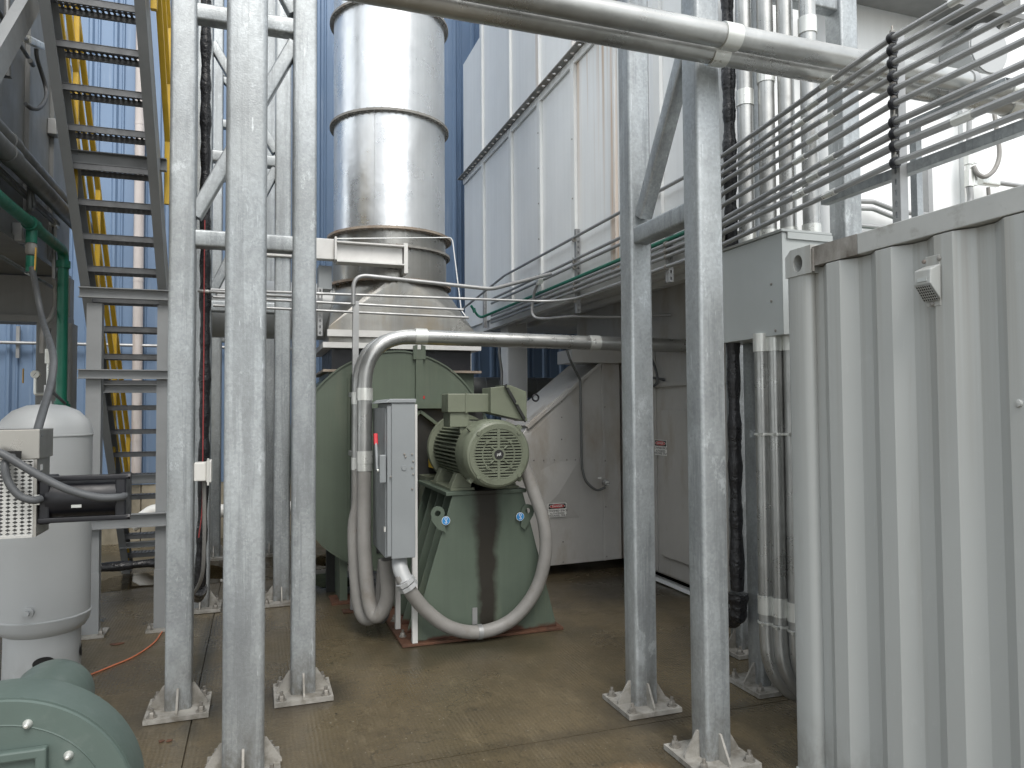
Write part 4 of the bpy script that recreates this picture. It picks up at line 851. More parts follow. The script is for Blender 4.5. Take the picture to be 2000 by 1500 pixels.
# ================================================================ JUNCTION BOX, VERTICAL CONDUITS, BLACK PIPE
JX0, JY0 = 2.872, 3.45; jz0, jz1 = AY(1530, 653, JY0).z, AY(1527, 449, JY0).z
jb = T('junction_box', 'large pale grey junction box below the vertical conduits', 'electrical box', (3.05, 3.8, jz0))
A('enclosure', MB().box(JX0, 3.22, JY0, 4.13, jz0, jz1-.012), 'junction', jb, bev=.004)
A('lid', MB().prism([(JX0-.012, JY0-.012, jz1-.010), (3.225, JY0-.012, jz1-.010), (3.225, JY0-.012, jz1+.006), (JX0-.012, JY0-.012, jz1+.006)], (0, .70, 0)), 'junction', jb, bev=.003)
A('front_lip', MB().box(JX0+.03, 3.228, JY0-.014, JY0-.001, jz1-.05, jz1-.012), 'junction', jb)
A('corner_trim', MB().box(JX0-.004, JX0+.02, JY0-.005, JY0-.001, jz0, jz1-.05), 'junction', jb)
A('side_bracket', MB().box(3.221, 3.30, JY0+.02, JY0+.06, jz1-.11, jz1-.07), 'galv', jb)
screws(jb, [(JX0-.001, JY0+.10, jz1-.30), (JX0-.001, JY0+.10, jz1-.40), (JX0-.001, JY0+.07, jz0+.03)], RXM)
for i, px in enumerate((1478, 1500, 1533, 1570)):
    x = (2.945, 3.03, 3.115, 3.185)[i]; y = (3.86, 3.76, 3.68, 3.56)[i]
    run('riser_conduit', ('leftmost', 'second from left', 'third from left', 'rightmost')[i]+' vertical galvanized conduit rising from the junction box', 'conduit', [V((x, y, jz1-.02)), V((x, y, 5.0))], .050, 'pipe', 18, 'riser conduits above the junction box',
        [((x, y, jz1+.95+.12*i), (0, 0, 1)), ((x, y, jz1+.03), (0, 0, 1))])
for i, px in enumerate((1495, 1521, 1549)):
    y = (3.66, 3.60, 3.53)[i]; x = AY((1492, 1518, 1549)[i], 900, y).x
    zq1, zq2 = AY(px, (1180, 1185, 1195)[i], y).z, AY(px, (1205, 1212, 1222)[i], y).z
    pth = [V((x, y, jz0+.01)), V((x, y, .52)), V((x, y, .45))]+spline([V((x, y, .42)), V((x+.01, y-.01, .30)), V((x+.06, y-.03, .18)), V((x+.18, y-.06, .09)), V((x+.5, y-.1, .07)), V((x+1.2, y-.1, .07))], 6)[1:]
    o = run('lower_conduit', ('left', 'middle', 'right')[i]+' conduit descending from the junction box and curving under the container', 'conduit', pth, .046, 'pipe', 18, 'conduits below the junction box', [((x, y, zq1), (0, 0, 1)), ((x, y, jz0-.03), (0, 0, 1))], cl=.055)
    for zz_ in (zq2-.03, AY(px, 848, y).z):
        A('hose_clamp', MB().lathe([(.050, -.008), (.054, -.006), (.054, .006), (.050, .008)], (x, y, zz_), n=20, cap=(False, False)), 'coupling', o); A('clamp_ear', MB().box(x-.065, x-.045, y-.05, y-.03, zz_-.01, zz_+.01), 'coupling', o)
cs = T('clamp_strut', 'short strut bracket tying the lower conduits to their post', 'strut', (2.95, 3.7, 1.6)); zz_ = AY(1470, 848, 3.7).z
A('channel', MB().box(2.86, 3.2, 3.72, 3.76, zz_-.02, zz_+.02), 'galv', cs)
A('channel_back', MB().box(3.05, 3.15, 3.765, 3.908, zz_-.02, zz_+.02), 'galv', cs)
# black wrapped pipe on the right
def wrapped(label, pts, r, grp, joints=(), nm='wrapped_pipe'):
    path = []; pts = spline(pts, 10) if len(pts) > 2 else [V(pts[0]).lerp(V(pts[1]), k/40) for k in range(41)]
    rnd = random.Random(len(label)); tot = len(pts)
    o = T(nm, label, 'pipe', pts[0], grp)
    fine = []
    for a_, b__ in zip(pts, pts[1:]):
        n_ = max(1, int((b__-a_).length/.02))
        for k in range(n_): fine.append(a_.lerp(b__, k/n_))
    fine.append(pts[-1]); ph = rnd.uniform(0, 6)
    rr = [r*(1+.10*math.sin(i*.55+ph)+.07*math.sin(i*.23+2*ph)+.05*rnd.uniform(-1, 1)) for i in range(len(fine))]
    A('tape_wrap', MB().tube(fine, lambda i: rr[i], 12), 'tape', o); return o
bp_ = [AY(1437, 0, 3.99), AY(1436, 120, 3.99), AY(1436, 260, 3.99), AY(1436, 480, 3.99), AY(1441, 680, 3.99), AY(1447, 850, 3.99), AY(1449, 930, 3.99), AY(1452, 1050, 3.99), AY(1458, 1170, 3.99)]
bx_ = [V((2.94, 4.02, z)) for z in (4.9, 4.2, 3.4, 2.6, 2.0, 1.5, 1.0, .62)]
wrapped('black tape wrapped pipe dropping beside the junction box', bx_, .042, 'tape wrapped pipes')
wrapped('thick black wrapped elbow at the foot of the right pipe', [(2.945, 4.02, .60), (2.945, 4.02, .49), (2.95, 4.06, .43), (2.98, 4.2, .41), (3.15, 4.6, .41), (3.5, 5.2, .41)], .056, 'tape wrapped pipes')

# ================================================================ WALL EQUIPMENT ABOVE THE CONTAINER
YW = 4.20
for i, (pts, r, lab_) in enumerate((
    ([(1670, 393), (1705, 394), (1752, 412), (1770, 415), (1880, 427)], .018, 'upper bent conduit on the white end wall above the container'),
    ([(1670, 407), (1705, 408), (1752, 427), (1790, 434)], .016, 'second bent conduit on the white end wall above the container'),
    ([(1670, 440), (1760, 448), (1900, 460)], .018, 'third straight conduit on the white end wall above the container'),
    ([(1670, 453), (1760, 459), (1900, 470)], .013, 'lowest thin conduit on the white end wall above the container'))):
    run('wall_conduit', lab_, 'conduit', fillet([AY(x, y, YW-.06) for x, y in pts], .12), r, 'emt', 10, 'conduits on the white end wall')
run('green_pipe', 'fat green pipe behind the container roof edge', 'pipe', [AY(1660, 468, YW-.1), AY(1850, 485, YW-.1)], .045, 'gpipe', 14)
lbx = AY(1893, 300, YW-.09).x
e1 = T('conduit_fitting', 'upper cast conduit body on the white end wall', 'fitting', (lbx, YW-.1, AY(1893, 320, YW-.09).z), 'cast conduit bodies')
def lb(root, px, py0, py1):
    a_, b__ = AY(px, py0, YW-.09), AY(px, py1, YW-.09)
    A('body', MB().bar(a_, b__, .055, .06, .015), 'coupling', root); A('cover', MB().bar(a_+V((.035, -.02, -.01)), b__+V((.035, -.02, .01)), .02, .045, .008), 'coupling', root)
lb(e1, 1892, 292, 322); A('hub', MB().tube([AY(1893, 222, YW-.09), AY(1892, 293, YW-.09)], .018, 10), 'emt', e1)
e2 = T('conduit_fitting', 'lower cast conduit body with tee on the white end wall', 'fitting', (lbx, YW-.1, AY(1893, 365, YW-.09).z), 'cast conduit bodies')
lb(e2, 1893, 333, 365); A('hub', MB().tube([AY(1892, 322, YW-.09), AY(1893, 334, YW-.09)], .022, 10), 'coupling', e2)
A('tail_tube', MB().tube(spline([AY(1893, 365, YW-.09), AY(1895, 390, YW-.09), AY(1888, 415, YW-.09)], 6), .022, 12), 'emt', e2)
A('tee_body', MB().bar(AY(1915, 353, YW-.09), AY(1948, 358, YW-.09), .05, .06, .012), 'coupling', e2); A('tee_tube', MB().tube([AY(1940, 356, YW-.09), AY(2060, 372, YW-.09)], .018, 10), 'emt', e2)
run('looped_hose', 'grey hose loop hanging from the upper conduit body', 'hose', spline([AY(1901, 325, YW-.12), AY(1910, 340, YW-.14), AY(1925, 345, YW-.15), AY(1943, 330, YW-.15), AY(1952, 300, YW-.15), AY(1946, 250, YW-.13), AY(1942, 220, YW-.1)], 7), .017, 'hose', 10)
run('short_hose', 'short grey hose dropping from the tee on the end wall', 'hose', spline([AY(1930, 366, YW-.1), AY(1932, 385, YW-.1), AY(1942, 410, YW-.1)], 6), .014, 'hose', 10)
ws = T('wall_strut', 'short vertical strut fixed on the white end wall', 'strut', AY(1817, 400, YW-.05)); strut(ws, AY(1819, 425, YW-.05), AY(1816, 328, YW-.05), .045, (0, -1, 0), False)
dbr = T('diagonal_brace', 'white diagonal angle brace on the end wall at the top right', 'brace', AY(1880, 160, YW-.15))
A('angle_bar', MB().bar(AY(1885, 157, YW-.15), AY(2010, -30, YW-.15), .09, .05), 'batten', dbr)
hd = T('pipe_duct_stub', 'round white duct stub on the end wall behind the diagonal brace', 'duct', AY(1935, 110, YW-.1)); A('stub', MB().lathe([(.20, 0), (.20, .25)], AY(1930, 95, YW-.23), 'Y', 32), 'tank', hd); A('stub_cap', MB().lathe([(.19, -.012), (.19, 0)], AY(1930, 95, YW-.23), 'Y', 32), 'tank', hd)
ub = T('wall_channel', 'dark shaded channel under the equipment at the top right', 'channel', AY(1900, 10, 3.9)); A('channel_web', MB().box(3.8, 5.6, 3.95, 4.18, AY(1900, 18, 3.95).z, AY(1900, -25, 3.95).z), 'leftbox', ub, bev=.005)
A('channel_lip', MB().box(3.8, 5.6, 3.90, 3.945, AY(1900, 18, 3.95).z-.02, AY(1900, 18, 3.95).z+.02), 'leftbox', ub)

# ================================================================ SHIPPING CONTAINER
CXS, CYF, CH = 2.52, 3.0, 2.585
ct = T('shipping_container', 'pale grey corrugated shipping container at the right edge', 'container', (3.7, 0, 0))
cw = MB(); ys = []; y = CYF-.165; prof_ = [(0, 0.05), (.035, .045), (.060, .012), (.075, .010)]
line = [(CYF-.10, .045), (CYF-.118, .045)]
yy = CYF-.135; 
while yy > -3.2:
    line += [(yy, .045), (yy-.072, .045), (yy-.072-.066, .002), (yy-.072-.066-.080, .002)]; yy -= .288
cw.add([(CXS+d, y, z) for z in (.07, CH-.11) for y, d in line], [(i, i+1, len(line)+i+1, len(line)+i) for i in range(len(line)-1)])
A('corrugated_side', cw, 'container', ct, solid=.002, bev=.006)
cpz = MB(); cpz.sm = True; sec = [(CYF, CXS+.16), (CYF, CXS+.018), (CYF-.005, CXS+.006), (CYF-.018, CXS), (CYF-.115, CXS), (CYF-.135, CXS+.004), (CYF-.150, CXS+.016), (CYF-.156, CXS+.034), (CYF-.150, CXS+.055), (CYF-.10, CXS+.06), (CYF-.1, CXS+.16)]
cpz.prism([(x, y, .036) for y, x in sec], (0, 0, CH-.155)); A('corner_post', cpz, 'container', ct, ang=50)
# corner casting with a real oval hole
cc = MB(); hy, hz_ = CYF-.089, CH-.075; n_ = 24
ho = [(CXS-.006, hy+.032*math.cos(2*math.pi*k/n_), hz_+.042*math.sin(2*math.pi*k/n_)) for k in range(n_)]
def sq(k):
    a_ = 2*math.pi*k/n_; c_, s_ = math.cos(a_), math.sin(a_); mm_ = max(abs(c_), abs(s_)); py_, pz_ = c_/mm_, s_/mm_
    yv, zv = hy+py_*.089, (hz_+.075*pz_ if pz_ > 0 else hz_+.060*pz_)
    if py_ > .75 and pz_ > .75: yv -= .02; zv -= .015
    return (CXS-.006, yv, zv)
so_ = [sq(k) for k in range(n_)]
vv = so_+ho+[(x+.05, y, z) for x, y, z in ho]+[(x+.17, y, z) for x, y, z in so_]
ff = []
for k in range(n_):
    j = (k+1) % n_; ff += [(k, j, n_+j, n_+k), (n_+k, n_+j, 2*n_+j, 2*n_+k), (k, 3*n_+k, 3*n_+j, j)]
cc.add(vv, ff+[list(range(3*n_, 4*n_))]); A('corner_casting', cc, 'container', ct)
A('top_rail', MB().box(CXS+.001, CXS+.06, -3.2, CYF-.46, CH-.105, CH-.012), 'crail', ct, bev=.004); A('rail_end', MB().box(CXS+.001, CXS+.06, CYF-.459, CYF-.18, CH-.105, CH-.012), 'railend', ct)
A('rust_weld', MB().bar((CXS+.004, CYF-.185, CH-.13), (CXS+.004, CYF-.185, CH-.02), .016, .014, .005), 'railend', ct)
A('bottom_rail', MB().box(CXS+.001, CXS+.06, -3.2, CYF-.16, .01, .07), 'container', ct, bev=.006)
A('bottom_casting', MB().box(CXS-.006, CXS+.16, CYF-.178, CYF, .0, .035), 'container', ct, bev=.008)
A('roof', MB().box(CXS+.061, CXS+2.4, -3.2, CYF-.01, CH-.05, CH-.03), 'container', ct)
A('end_wall', MB().box(CXS+.162, CXS+2.4, CYF-.06, CYF-.02, .02, CH-.051), 'container', ct)
A('back_wall', MB().box(CXS+2.4, CXS+2.44, -3.2, CYF, .02, CH-.03), 'container', ct)
# vent
v0 = AX(1812, 512, CXS+.009); v1 = AX(1845, 602, CXS+.009)
ve = A('vent_plate', MB().box(CXS-.001, CXS+.008, v1.y+.008, v0.y+.004, v1.z+.012, v0.z+.02), 'container', ct, bev=.003)
yc_ = (v0.y+v1.y)/2+.008
A('vent_hood', MB().prism([(CXS-.002, yc_-.042, v0.z-.018), (CXS-.050, yc_-.036, v0.z-.040), (CXS-.054, yc_-.036, v1.z+.098), (CXS-.006, yc_-.042, v1.z+.036)], (0, .076, 0)), 'container', ve, bev=.004)
vg = MB(); g0 = V((CXS-.0530, yc_-.036, v1.z+.0935)); g1 = V((CXS-.009, yc_-.036, v1.z+.0365)); d_ = (g1-g0); L_ = d_.length; d_.normalize()
nn = V((0, 1, 0)).cross(d_)
if nn.z > 0: nn = -nn
vg.perf(g0+nn*.005, (0, 1, 0), d_, 7, 6, .066/7, L_/6, .0068, .0085, 'rect'); A('vent_grille', vg, 'container', ve, solid=.001)
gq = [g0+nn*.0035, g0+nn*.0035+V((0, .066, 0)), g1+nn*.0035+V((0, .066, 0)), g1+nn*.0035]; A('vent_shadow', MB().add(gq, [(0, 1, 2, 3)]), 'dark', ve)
A('vent_nameplate', MB().box(CXS-.0565, CXS-.0535, yc_-.022, yc_+.022, v1.z+.108, v1.z+.122), 'junction', ve)
for dy, dz in ((-.034, .0), (.034, .0)): I('screw', SCREW, ve, (CXS-.002, yc_+dy, v0.z+.002), RXM)
I('screw', SCREW, ve, (CXS-.002, yc_, v1.z+.022), RXM)
rp = AX(1991, 788, CXS+.002); A('rivet_boss', MB().lathe([(.0, -.016), (.011, -.014), (.016, -.004), (.017, .0)], (CXS+.008, rp.y-.0, rp.z), 'X', 16), 'container', ct)

# ================================================================ STAIRS
ssx0, ssx1 = -1.40, -.745; SL = 1.28; YS0 = 9.30
stp = T('steel_stairs', 'steep grey steel stairs with perforated treads climbing towards the camera', 'stairs', (-1.07, 7.5, 0))
sline = lambda z: YS0-z/SL
tr = MB(); tw = ssx1-ssx0-.03; dep = .185
tr.perf((0, 0, 0), (1, 0, 0), (0, 1, 0), 17, 3, tw/17, dep/3, .023, .040, 'hex')
trm = MB(); trm.v = tr.v; trm.f = tr.f
n = len(trm.v)
trm.add([(0, 0, 0), (tw, 0, 0), (tw, 0, -.045), (0, 0, -.045), (0, .018, -.045), (tw, .018, -.045)], [(0, 1, 2, 3), (3, 2, 5, 4)])
trm.add([(0, dep, 0), (tw, dep, 0), (tw, dep, -.045), (0, dep, -.045), (0, dep-.018, -.045), (tw, dep-.018, -.045)], [(0, 1, 2, 3), (3, 2, 5, 4)])
trm.perf((0, .0, .004), (1, 0, 0), (0, 1, 0), 34, 1, tw/34, .012, .006, .004, 'dia')
tmesh = shared('tread', trm, 'tread')
for i in range(21):
    z = .205+.2338*i; o = I('tread', tmesh, stp, (ssx0+.015, sline(z)-.02, z+.02))
    md = o.modifiers.new('solid', 'SOLIDIFY'); md.thickness = .004
for x in (ssx0, ssx1):
    s_ = 1 if x == ssx0 else -1
    p0, p1 = V((x, sline(0)+.03, .0)), V((x, sline(5.2), 5.2)); dirv = (p1-p0).normalized(); nv = V((0, dirv.z, -dirv.y))
    web = MB(); a0, a1 = p0-nv*.13, p0+nv*.10
    # C channel: web outside, flanges towards the treads
    web.prism([a0, a1, a1+V((.07*s_, 0, 0)), a1+V((.07*s_, 0, 0))-nv*.01, a1+V((.008*s_, 0, 0))-nv*.01, a0+V((.008*s_, 0, 0))+nv*.01, a0+V((.07*s_, 0, 0))+nv*.01, a0+V((.07*s_, 0, 0))], p1-p0)
    A('stringer', web, 'stair', stp)
    A('stringer_foot', MB().box(x-.03, x+.06*s_ if s_ > 0 else x+.03, sline(0)-.06, sline(0)+.12, .002, .02), 'stair', stp)
    hx = x+.03 if s_ > 0 else x+.04
    for dz, nm in ((1.42, 'top_rail'), (.95, 'mid_rail'), (.47, 'mid_rail')):
        A(nm, MB().bar((hx, sline(.05), .05+dz), (hx, sline(5.2), 5.2+dz), .042, .042, .006), 'yellow', stp)
    for zq in (.1, 1.25, 2.4, 3.55, 4.7): A('rail_post', MB().bar((hx, sline(zq), zq-.05), (hx, sline(zq), zq+1.42), .042, .042, .006), 'yellow', stp)
# support frame of the stairs
sf = T('stair_support', 'grey channel posts and crossbeams holding up the stairs', 'support', (-1.05, 6.75, 0))
sy_ = 6.72
for x in (-1.255, -.735):
    zt_ = AY(180, 585, sy_).z-.03
    A('support_post', MB().box(x-.055, x+.055, sy_-.01, sy_+.0, .02, zt_).box(x-.055, x-.047, sy_, sy_+.09, .02, zt_).box(x+.047, x+.055, sy_, sy_+.09, .02, zt_), 'stair', sf)
    A('post_sleeve', MB().box(x-.06, x+.06, sy_-.018, sy_-.0105, .02, .50), 'stair', sf)
    ft = A('foot_plate', MB().box(x-.11, x+.11, sy_-.09, sy_+.16, .002, .02), 'plate', sf)
    for dx_ in (-.085, .085): I('anchor_bolt', ANCHOR, ft, (x+dx_, sy_-.05, .02))
def chan(z, x0, x1, y, h=.085):
    A('crossbeam', MB().prism([(x0, y-.055, z), (x0, y-.055, z+.007), (x0, y-.008, z+.007), (x0, y-.008, z+h-.007), (x0, y-.055, z+h-.007), (x0, y-.055, z+h), (x0, y, z+h), (x0, y, z)], (x1-x0, 0, 0)), 'stair', sf)
chan(AY(160, 568, sy_).z-.06, -1.36, -.69, sy_-.02); chan(AY(160, 735, sy_).z-.02, -1.36, -.69, sy_-.02, .075); chan(AY(240, 1030, sy_-.02).z, -1.31, -.69, sy_-.02, .11)
chan(sline(0)*0+AY(120, 318, 6.45).z, -1.43, -.70, 6.45, .10)
zz1 = AY(220, 768, 7.75).z; chan(zz1, -1.39, -.70, sline(zz1)-.14, .08)
zz2 = AY(215, 940, 8.45).z; chan(zz2-.02, -1.39, -.70, sline(zz2)-.12, .09); chan(.33, -1.39, -.70, sline(.33)-.12, .06)
for k in range(5):
    zq = .33+.5*k
A('hanger_post', MB().box(-1.42, -1.40, 6.42, 6.47, AY(120, 318, 6.45).z, 5.0), 'stair', sf)

# ================================================================ LEFT EQUIPMENT HOUSING
XLW, LZ, LYF = -1.78, 3.13, 8.3
lh = T('equipment_housing', 'dark grey equipment housing raised overhead at the left', 'housing', (-3, 5.5, 0))
A('housing_shell', MB().box(-5, XLW-.02, 1.5, LYF, LZ, 5.3), 'leftbox', lh)
for i in range(9):
    y0 = 1.55+i*.75; A('side_panel', MB().box(XLW-.018, XLW, y0+.005, y0+.745, LZ+.03, 5.28), 'leftbox', lh)
    A('panel_rib', MB().box(XLW+.001, XLW+.035, y0-.04, y0+.04, LZ+.03, 5.28), 'leftbox', lh)
A('bottom_angle', MB().box(XLW-.005, XLW+.02, 1.5, LYF, LZ-.012, LZ+.028), 'leftbox', lh)
A('end_beam', MB().box(-5, XLW+.05, LYF-.18, LYF-.02, AY(70, 618, LYF-.18).z, LZ-.013), 'leftbox', lh)
A('end_beam_flange', MB().box(-5, XLW+.05, LYF-.28, LYF-.0, AY(70, 622, LYF-.18).z-.045, AY(70, 618, LYF-.18).z-.001), 'leftbox', lh)
for x in (-1.84, -4.2): A('column', MB().bar((x, LYF-.15, .02), (x, LYF-.15, AY(70, 622, LYF-.18).z-.046), .30, .26, .02, up=(0, 1, 0)), 'leftbox', lh)
A('walkway_beam', MB().bar(AX(-70, 226, XLW+.25), AX(75, -25, XLW+.25), .07, .16), 'stair', lh)
# pipes on the housing face
for i, (xq, pa, pb, r, lab_) in enumerate(((XLW+.17, (0, 175), (125, 395), .062, 'upper fat grey conduit slanting along the housing face'), (XLW+.21, (0, 208), (112, 400), .062, 'lower fat grey conduit slanting along the housing face'))):
    z = AX(*pb, xq).z
    run('housing_conduit', lab_, 'conduit', [V((xq, 2.0, z)), V((xq, AX(*pb, xq).y+1.0, z))], r, 'greypipe', 18, 'fat conduits on the housing', [((xq, AX(20, 210, xq).y, z), (0, 1, 0))], cm='greypipe', cl=.08)
for i, (pa, rr_, lab_) in enumerate((((30, 300), .020, 'slim conduit just below the fat housing conduits'), ((18, 345), .016, 'slim conduit midway between the fat and the green pipes'), ((60, 120), .015, 'slim conduit high on the housing face above the fat conduits'), ((100, 560), .014, 'slim conduit under the lower edge of the housing'))):
    pz = AX(*pa, XLW+.06); ye_ = (7.9, 7.6, 6.6, 7.9)[i]
    run('housing_conduit', lab_, 'conduit', [V((XLW+.06, 2.0, pz.z)), V((XLW+.06, ye_, pz.z))], rr_, 'greypipe' if i != 1 else 'emt', 10, 'slim conduits on the housing', [((XLW+.06, y_, pz.z), (0, 1, 0)) for y_ in (5.9, 6.7)], cm='coupling' if i % 2 else 'greypipe', cl=.04, cr=1.3)
for i, (px, py) in enumerate(((30, 455), (98, 250))):
    q_ = AX(px, py, XLW+.01); jb_ = T('small_box', ('small square junction box low on the housing face', 'small square junction box high on the housing face')[i], 'electrical box', q_, 'small boxes on the housing')
    A('box_body', MB().box(XLW+.002, XLW+.07, q_.y-.06, q_.y+.06, q_.z-.07, q_.z+.07), 'emt', jb_, bev=.005); A('box_cover', MB().box(XLW+.071, XLW+.078, q_.y-.055, q_.y+.055, q_.z-.065, q_.z+.065), 'emt', jb_, bev=.002)
z = AX(60, 405, XLW+.1).z
th = T('thin_housing_conduit', 'thin grey conduit on the housing ending in a cast elbow', 'conduit', (XLW+.1, 6, z))
ye = AX(107, 435, XLW+.1).y; ze = AX(107, 437, XLW+.1).z
A('tube', MB().tube([(XLW+.1, 2.0, ze), (XLW+.1, ye, ze)], .017, 10), 'greypipe', th); A('elbow_body', MB().bar((XLW+.1, ye-.06, ze), (XLW+.1, ye+.05, ze), .055, .06, .012), 'coupling', th)
A('drop_tube', MB().tube([(XLW+.1, ye, ze-.02), (XLW+.1, ye, AX(107, 545, XLW+.1).z)], .017, 10), 'emt', th)
A('drop_hose', MB().tube(spline([AX(107, 545, XLW+.1), AX(109, 590, XLW+.1), AX(100, 618, XLW+.1), AX(84, 640, XLW+.1), AX(82, 690, XLW+.1)], 6), .018, 10), 'hose', th)
z2_ = AX(45, 325, XLW+.12).z
run('hooked_hose', 'grey hose loop hanging from a fitting below the fat conduits', 'hose', spline([AX(40, 305, XLW+.14), AX(56, 340, XLW+.14), AX(62, 370, XLW+.14), AX(65, 400, XLW+.14), AX(61, 410, XLW+.14), AX(57, 400, XLW+.14), AX(58, 350, XLW+.14)], 6), .017, 'greypipe', 10)
hh_ = T('cast_fitting', 'cast fitting with hanging hose high on the housing face', 'fitting', AX(66, 78, XLW+.12))
fa, fb = AX(20, 70, XLW+.12), AX(80, 90, XLW+.12)
A('inlet_tube', MB().tube([fa, AX(52, 76, XLW+.12)], .016, 10), 'greypipe', hh_); A('body', MB().bar(AX(52, 76, XLW+.12), fb, .06, .055, .012), 'coupling', hh_)
A('hose', MB().tube(spline([AX(71, 95, XLW+.12), AX(73, 115, XLW+.12), AX(88, 165, XLW+.14), AX(90, 190, XLW+.16), AX(78, 210, XLW+.16), AX(62, 212, XLW+.14), AX(50, 203, XLW+.12)], 6), .016, 10), 'cable', hh_)
A('riser_tube', MB().tube([AX(14, -10, XLW+.12), AX(14, 108, XLW+.12)], .02, 10), 'emt', hh_); A('riser_box', MB().bar(AX(12, 108, XLW+.12), AX(12, 150, XLW+.12), .06, .06, .01), 'greypipe', hh_)
# green pipe
gx = XLW+.17; ge = AX(124, 497, gx)
gp = T('green_water_pipe', 'green painted water pipe turning down beside the white tank', 'pipe', (gx, ge.y, 0))
gz = AX(60, 437, gx).z
A('pipe_run', MB().tube(fillet([(gx, 2.0, gz), (gx, ge.y, gz), (gx, ge.y, .02)], .10), .043, 18), 'gpipe', gp)
for zz_ in (gz-.12, AX(122, 790, gx).z): A('coupling', MB().lathe([(.056, -.03), (.056, .03)], (gx, ge.y, zz_), n=18), 'gpipe', gp)
A('union_ring', MB().lathe([(.07, -.012), (.07, .012)], (gx, ge.y, AX(122, 792, gx).z), n=8), 'gpipe', gp)
tp = AX(62, 440, gx); A('tee_branch', MB().tube([(gx, tp.y, gz), (gx, tp.y, gz-.14)], .038, 14), 'gpipe', gp); A('tee_collar', MB().tube([(gx, tp.y-.07, gz), (gx, tp.y+.07, gz)], .055, 18), 'gpipe', gp)
A('valve_body', MB().lathe([(.03, 0), (.042, .02), (.042, .07), (.03, .09)], (gx, tp.y, gz-.23), n=12), 'angle', gp); A('valve_handle', MB().bar((gx+.05, tp.y-.08, gz-.19), (gx+.05, tp.y-.10, gz-.36), .022, .006), 'brass', gp)
A('valve_tail', MB().lathe([(.036, 0), (.036, .12)], (gx, tp.y, gz-.36), n=14), 'gpipe', gp)
dh = [V((gx, tp.y, gz-.36)), AX(64, 530, gx+.02), AX(82, 620, gx+.1), AY(103, 690, 5.2), AY(100, 745, 4.9), AY(82, 810, 4.5), AY(72, 845, 4.36)]
run('supply_hose', 'long dark hose curving from the green pipe down to the valve box', 'hose', spline(dh, 8), .021, 'cable', 12)
# gauge assembly on the tank top
TX, TY, TR = -1.275, 5.40, .262
tk = T('pressure_tank', 'white upright pressure tank behind the meshed valve box', 'tank', (TX, TY, 0))
tzt = AY(85, 812, TY).z; tz1 = AY(85, 852, TY-.25).z; tz0 = AY(85, 1218, TY-.26).z
A('shell', MB().lathe([(TR, tz0), (TR, tz1)], (TX, TY, 0), n=48, cap=(False, False)), 'tank', tk)
A('top_head', MB().lathe([(TR+.004, tz1), (TR*.985, tz1+.05), (TR*.90, tz1+.10), (TR*.7, tz1+.155), (TR*.4, tz1+.19), (.0, tz1+.20)], (TX, TY, 0), n=48, cap=(False, False)), 'tank', tk, ang=60)
A('bottom_head', MB().lathe([(TR+.004, tz0), (TR*.985, tz0-.05), (TR*.90, tz0-.085), (TR*.7, tz0-.12), (.0, tz0-.14)], (TX, TY, 0), n=48, cap=(False, False)), 'tank', tk, ang=60)
for z in (tz1, tz0): A('weld_band', MB().lathe([(TR, -.008), (TR+.006, -.004), (TR+.006, .004), (TR, .008)], (TX, TY, z), n=48, cap=(False, False)), 'tank', tk)
A('skirt', MB().lathe([(TR*.82, .002), (TR*.80, tz0-.09)], (TX, TY, 0), n=40, cap=(False, False)), 'tank', tk)
for a_ in (-75, 5):
    c_, s_ = math.cos(math.radians(a_)), math.sin(math.radians(a_)); ctr = V((TX+TR*.822*c_, TY+TR*.822*s_, AY(75, 1296, TY-.2).z)); tang = V((-s_, c_, 0)); pts = []
    for k in range(20):
        t = 2*math.pi*k/20; u = .058*math.cos(t); ang_ = math.radians(a_)+u/(TR*.82); pts.append(V((TX+TR*.828*math.cos(ang_), TY+TR*.828*math.sin(ang_), ctr.z+.038*math.sin(t))))
    A('skirt_opening', MB().add(pts, [list(range(20))]), 'dark', tk)
bz = AY(57, 1195, TY-.25); dr = V((bz.x-TX, bz.y-TY, 0)).normalized()
A('drain_boss', MB().tube([V((TX, TY, bz.z))+dr*(TR-.01), V((TX, TY, bz.z))+dr*(TR+.02)], .032, 18), 'tank', tk); A('drain_plug', MB().tube([V((TX, TY, bz.z))+dr*(TR+.02), V((TX, TY, bz.z))+dr*(TR+.045)], .017, 6), 'tank', tk)
A('top_nozzle', MB().lathe([(.035, tz1+.19), (.028, tz1+.22), (.014, tz1+.23), (.014, tz1+.32)], (TX, TY, 0), n=12), 'tank', tk)
A('nozzle_tee', MB().tube([(TX, TY, tz1+.31), (gx+.04, ge.y-.05, AX(122, 788, gx).z)], .012, 8), 'cable', tk)
ga = T('pressure_gauge', 'round pressure gauge with orange valve handle above the tank', 'gauge', AY(68, 740, 7.5)); gy = 7.6
gc = AY(68, 731, gy); A('gauge_case', MB().lathe([(.034, 0), (.038, .01), (.038, .04)], gc, 'Y', 20), 'coupling', ga); A('gauge_dial', MB().lathe([(.032, -.002), (.032, -.0005)], gc, 'Y', 20), 'gaugeface', ga)
A('gauge_needle', MB().bar(gc+V((-.01, -.004, -.012)), gc+V((.012, -.004, .015)), .004, .002), 'signblack', ga)
A('stem', MB().tube(fillet([gc+V((0, .02, -.03)), gc+V((0, .02, -.18)), gc+V((.10, .02, -.18)), gc+V((.10, .02, .22))], .02), .014, 10), 'coupling', ga)
A('valve_handle', MB().bar(gc+V((-.09, .0, -.08)), gc+V((-.09, 0, .05)), .02, .008), 'brass', ga); A('conduit_body', MB().bar(gc+V((.10, .02, .10)), gc+V((.10, .02, .23)), .055, .05, .01), 'coupling', ga)
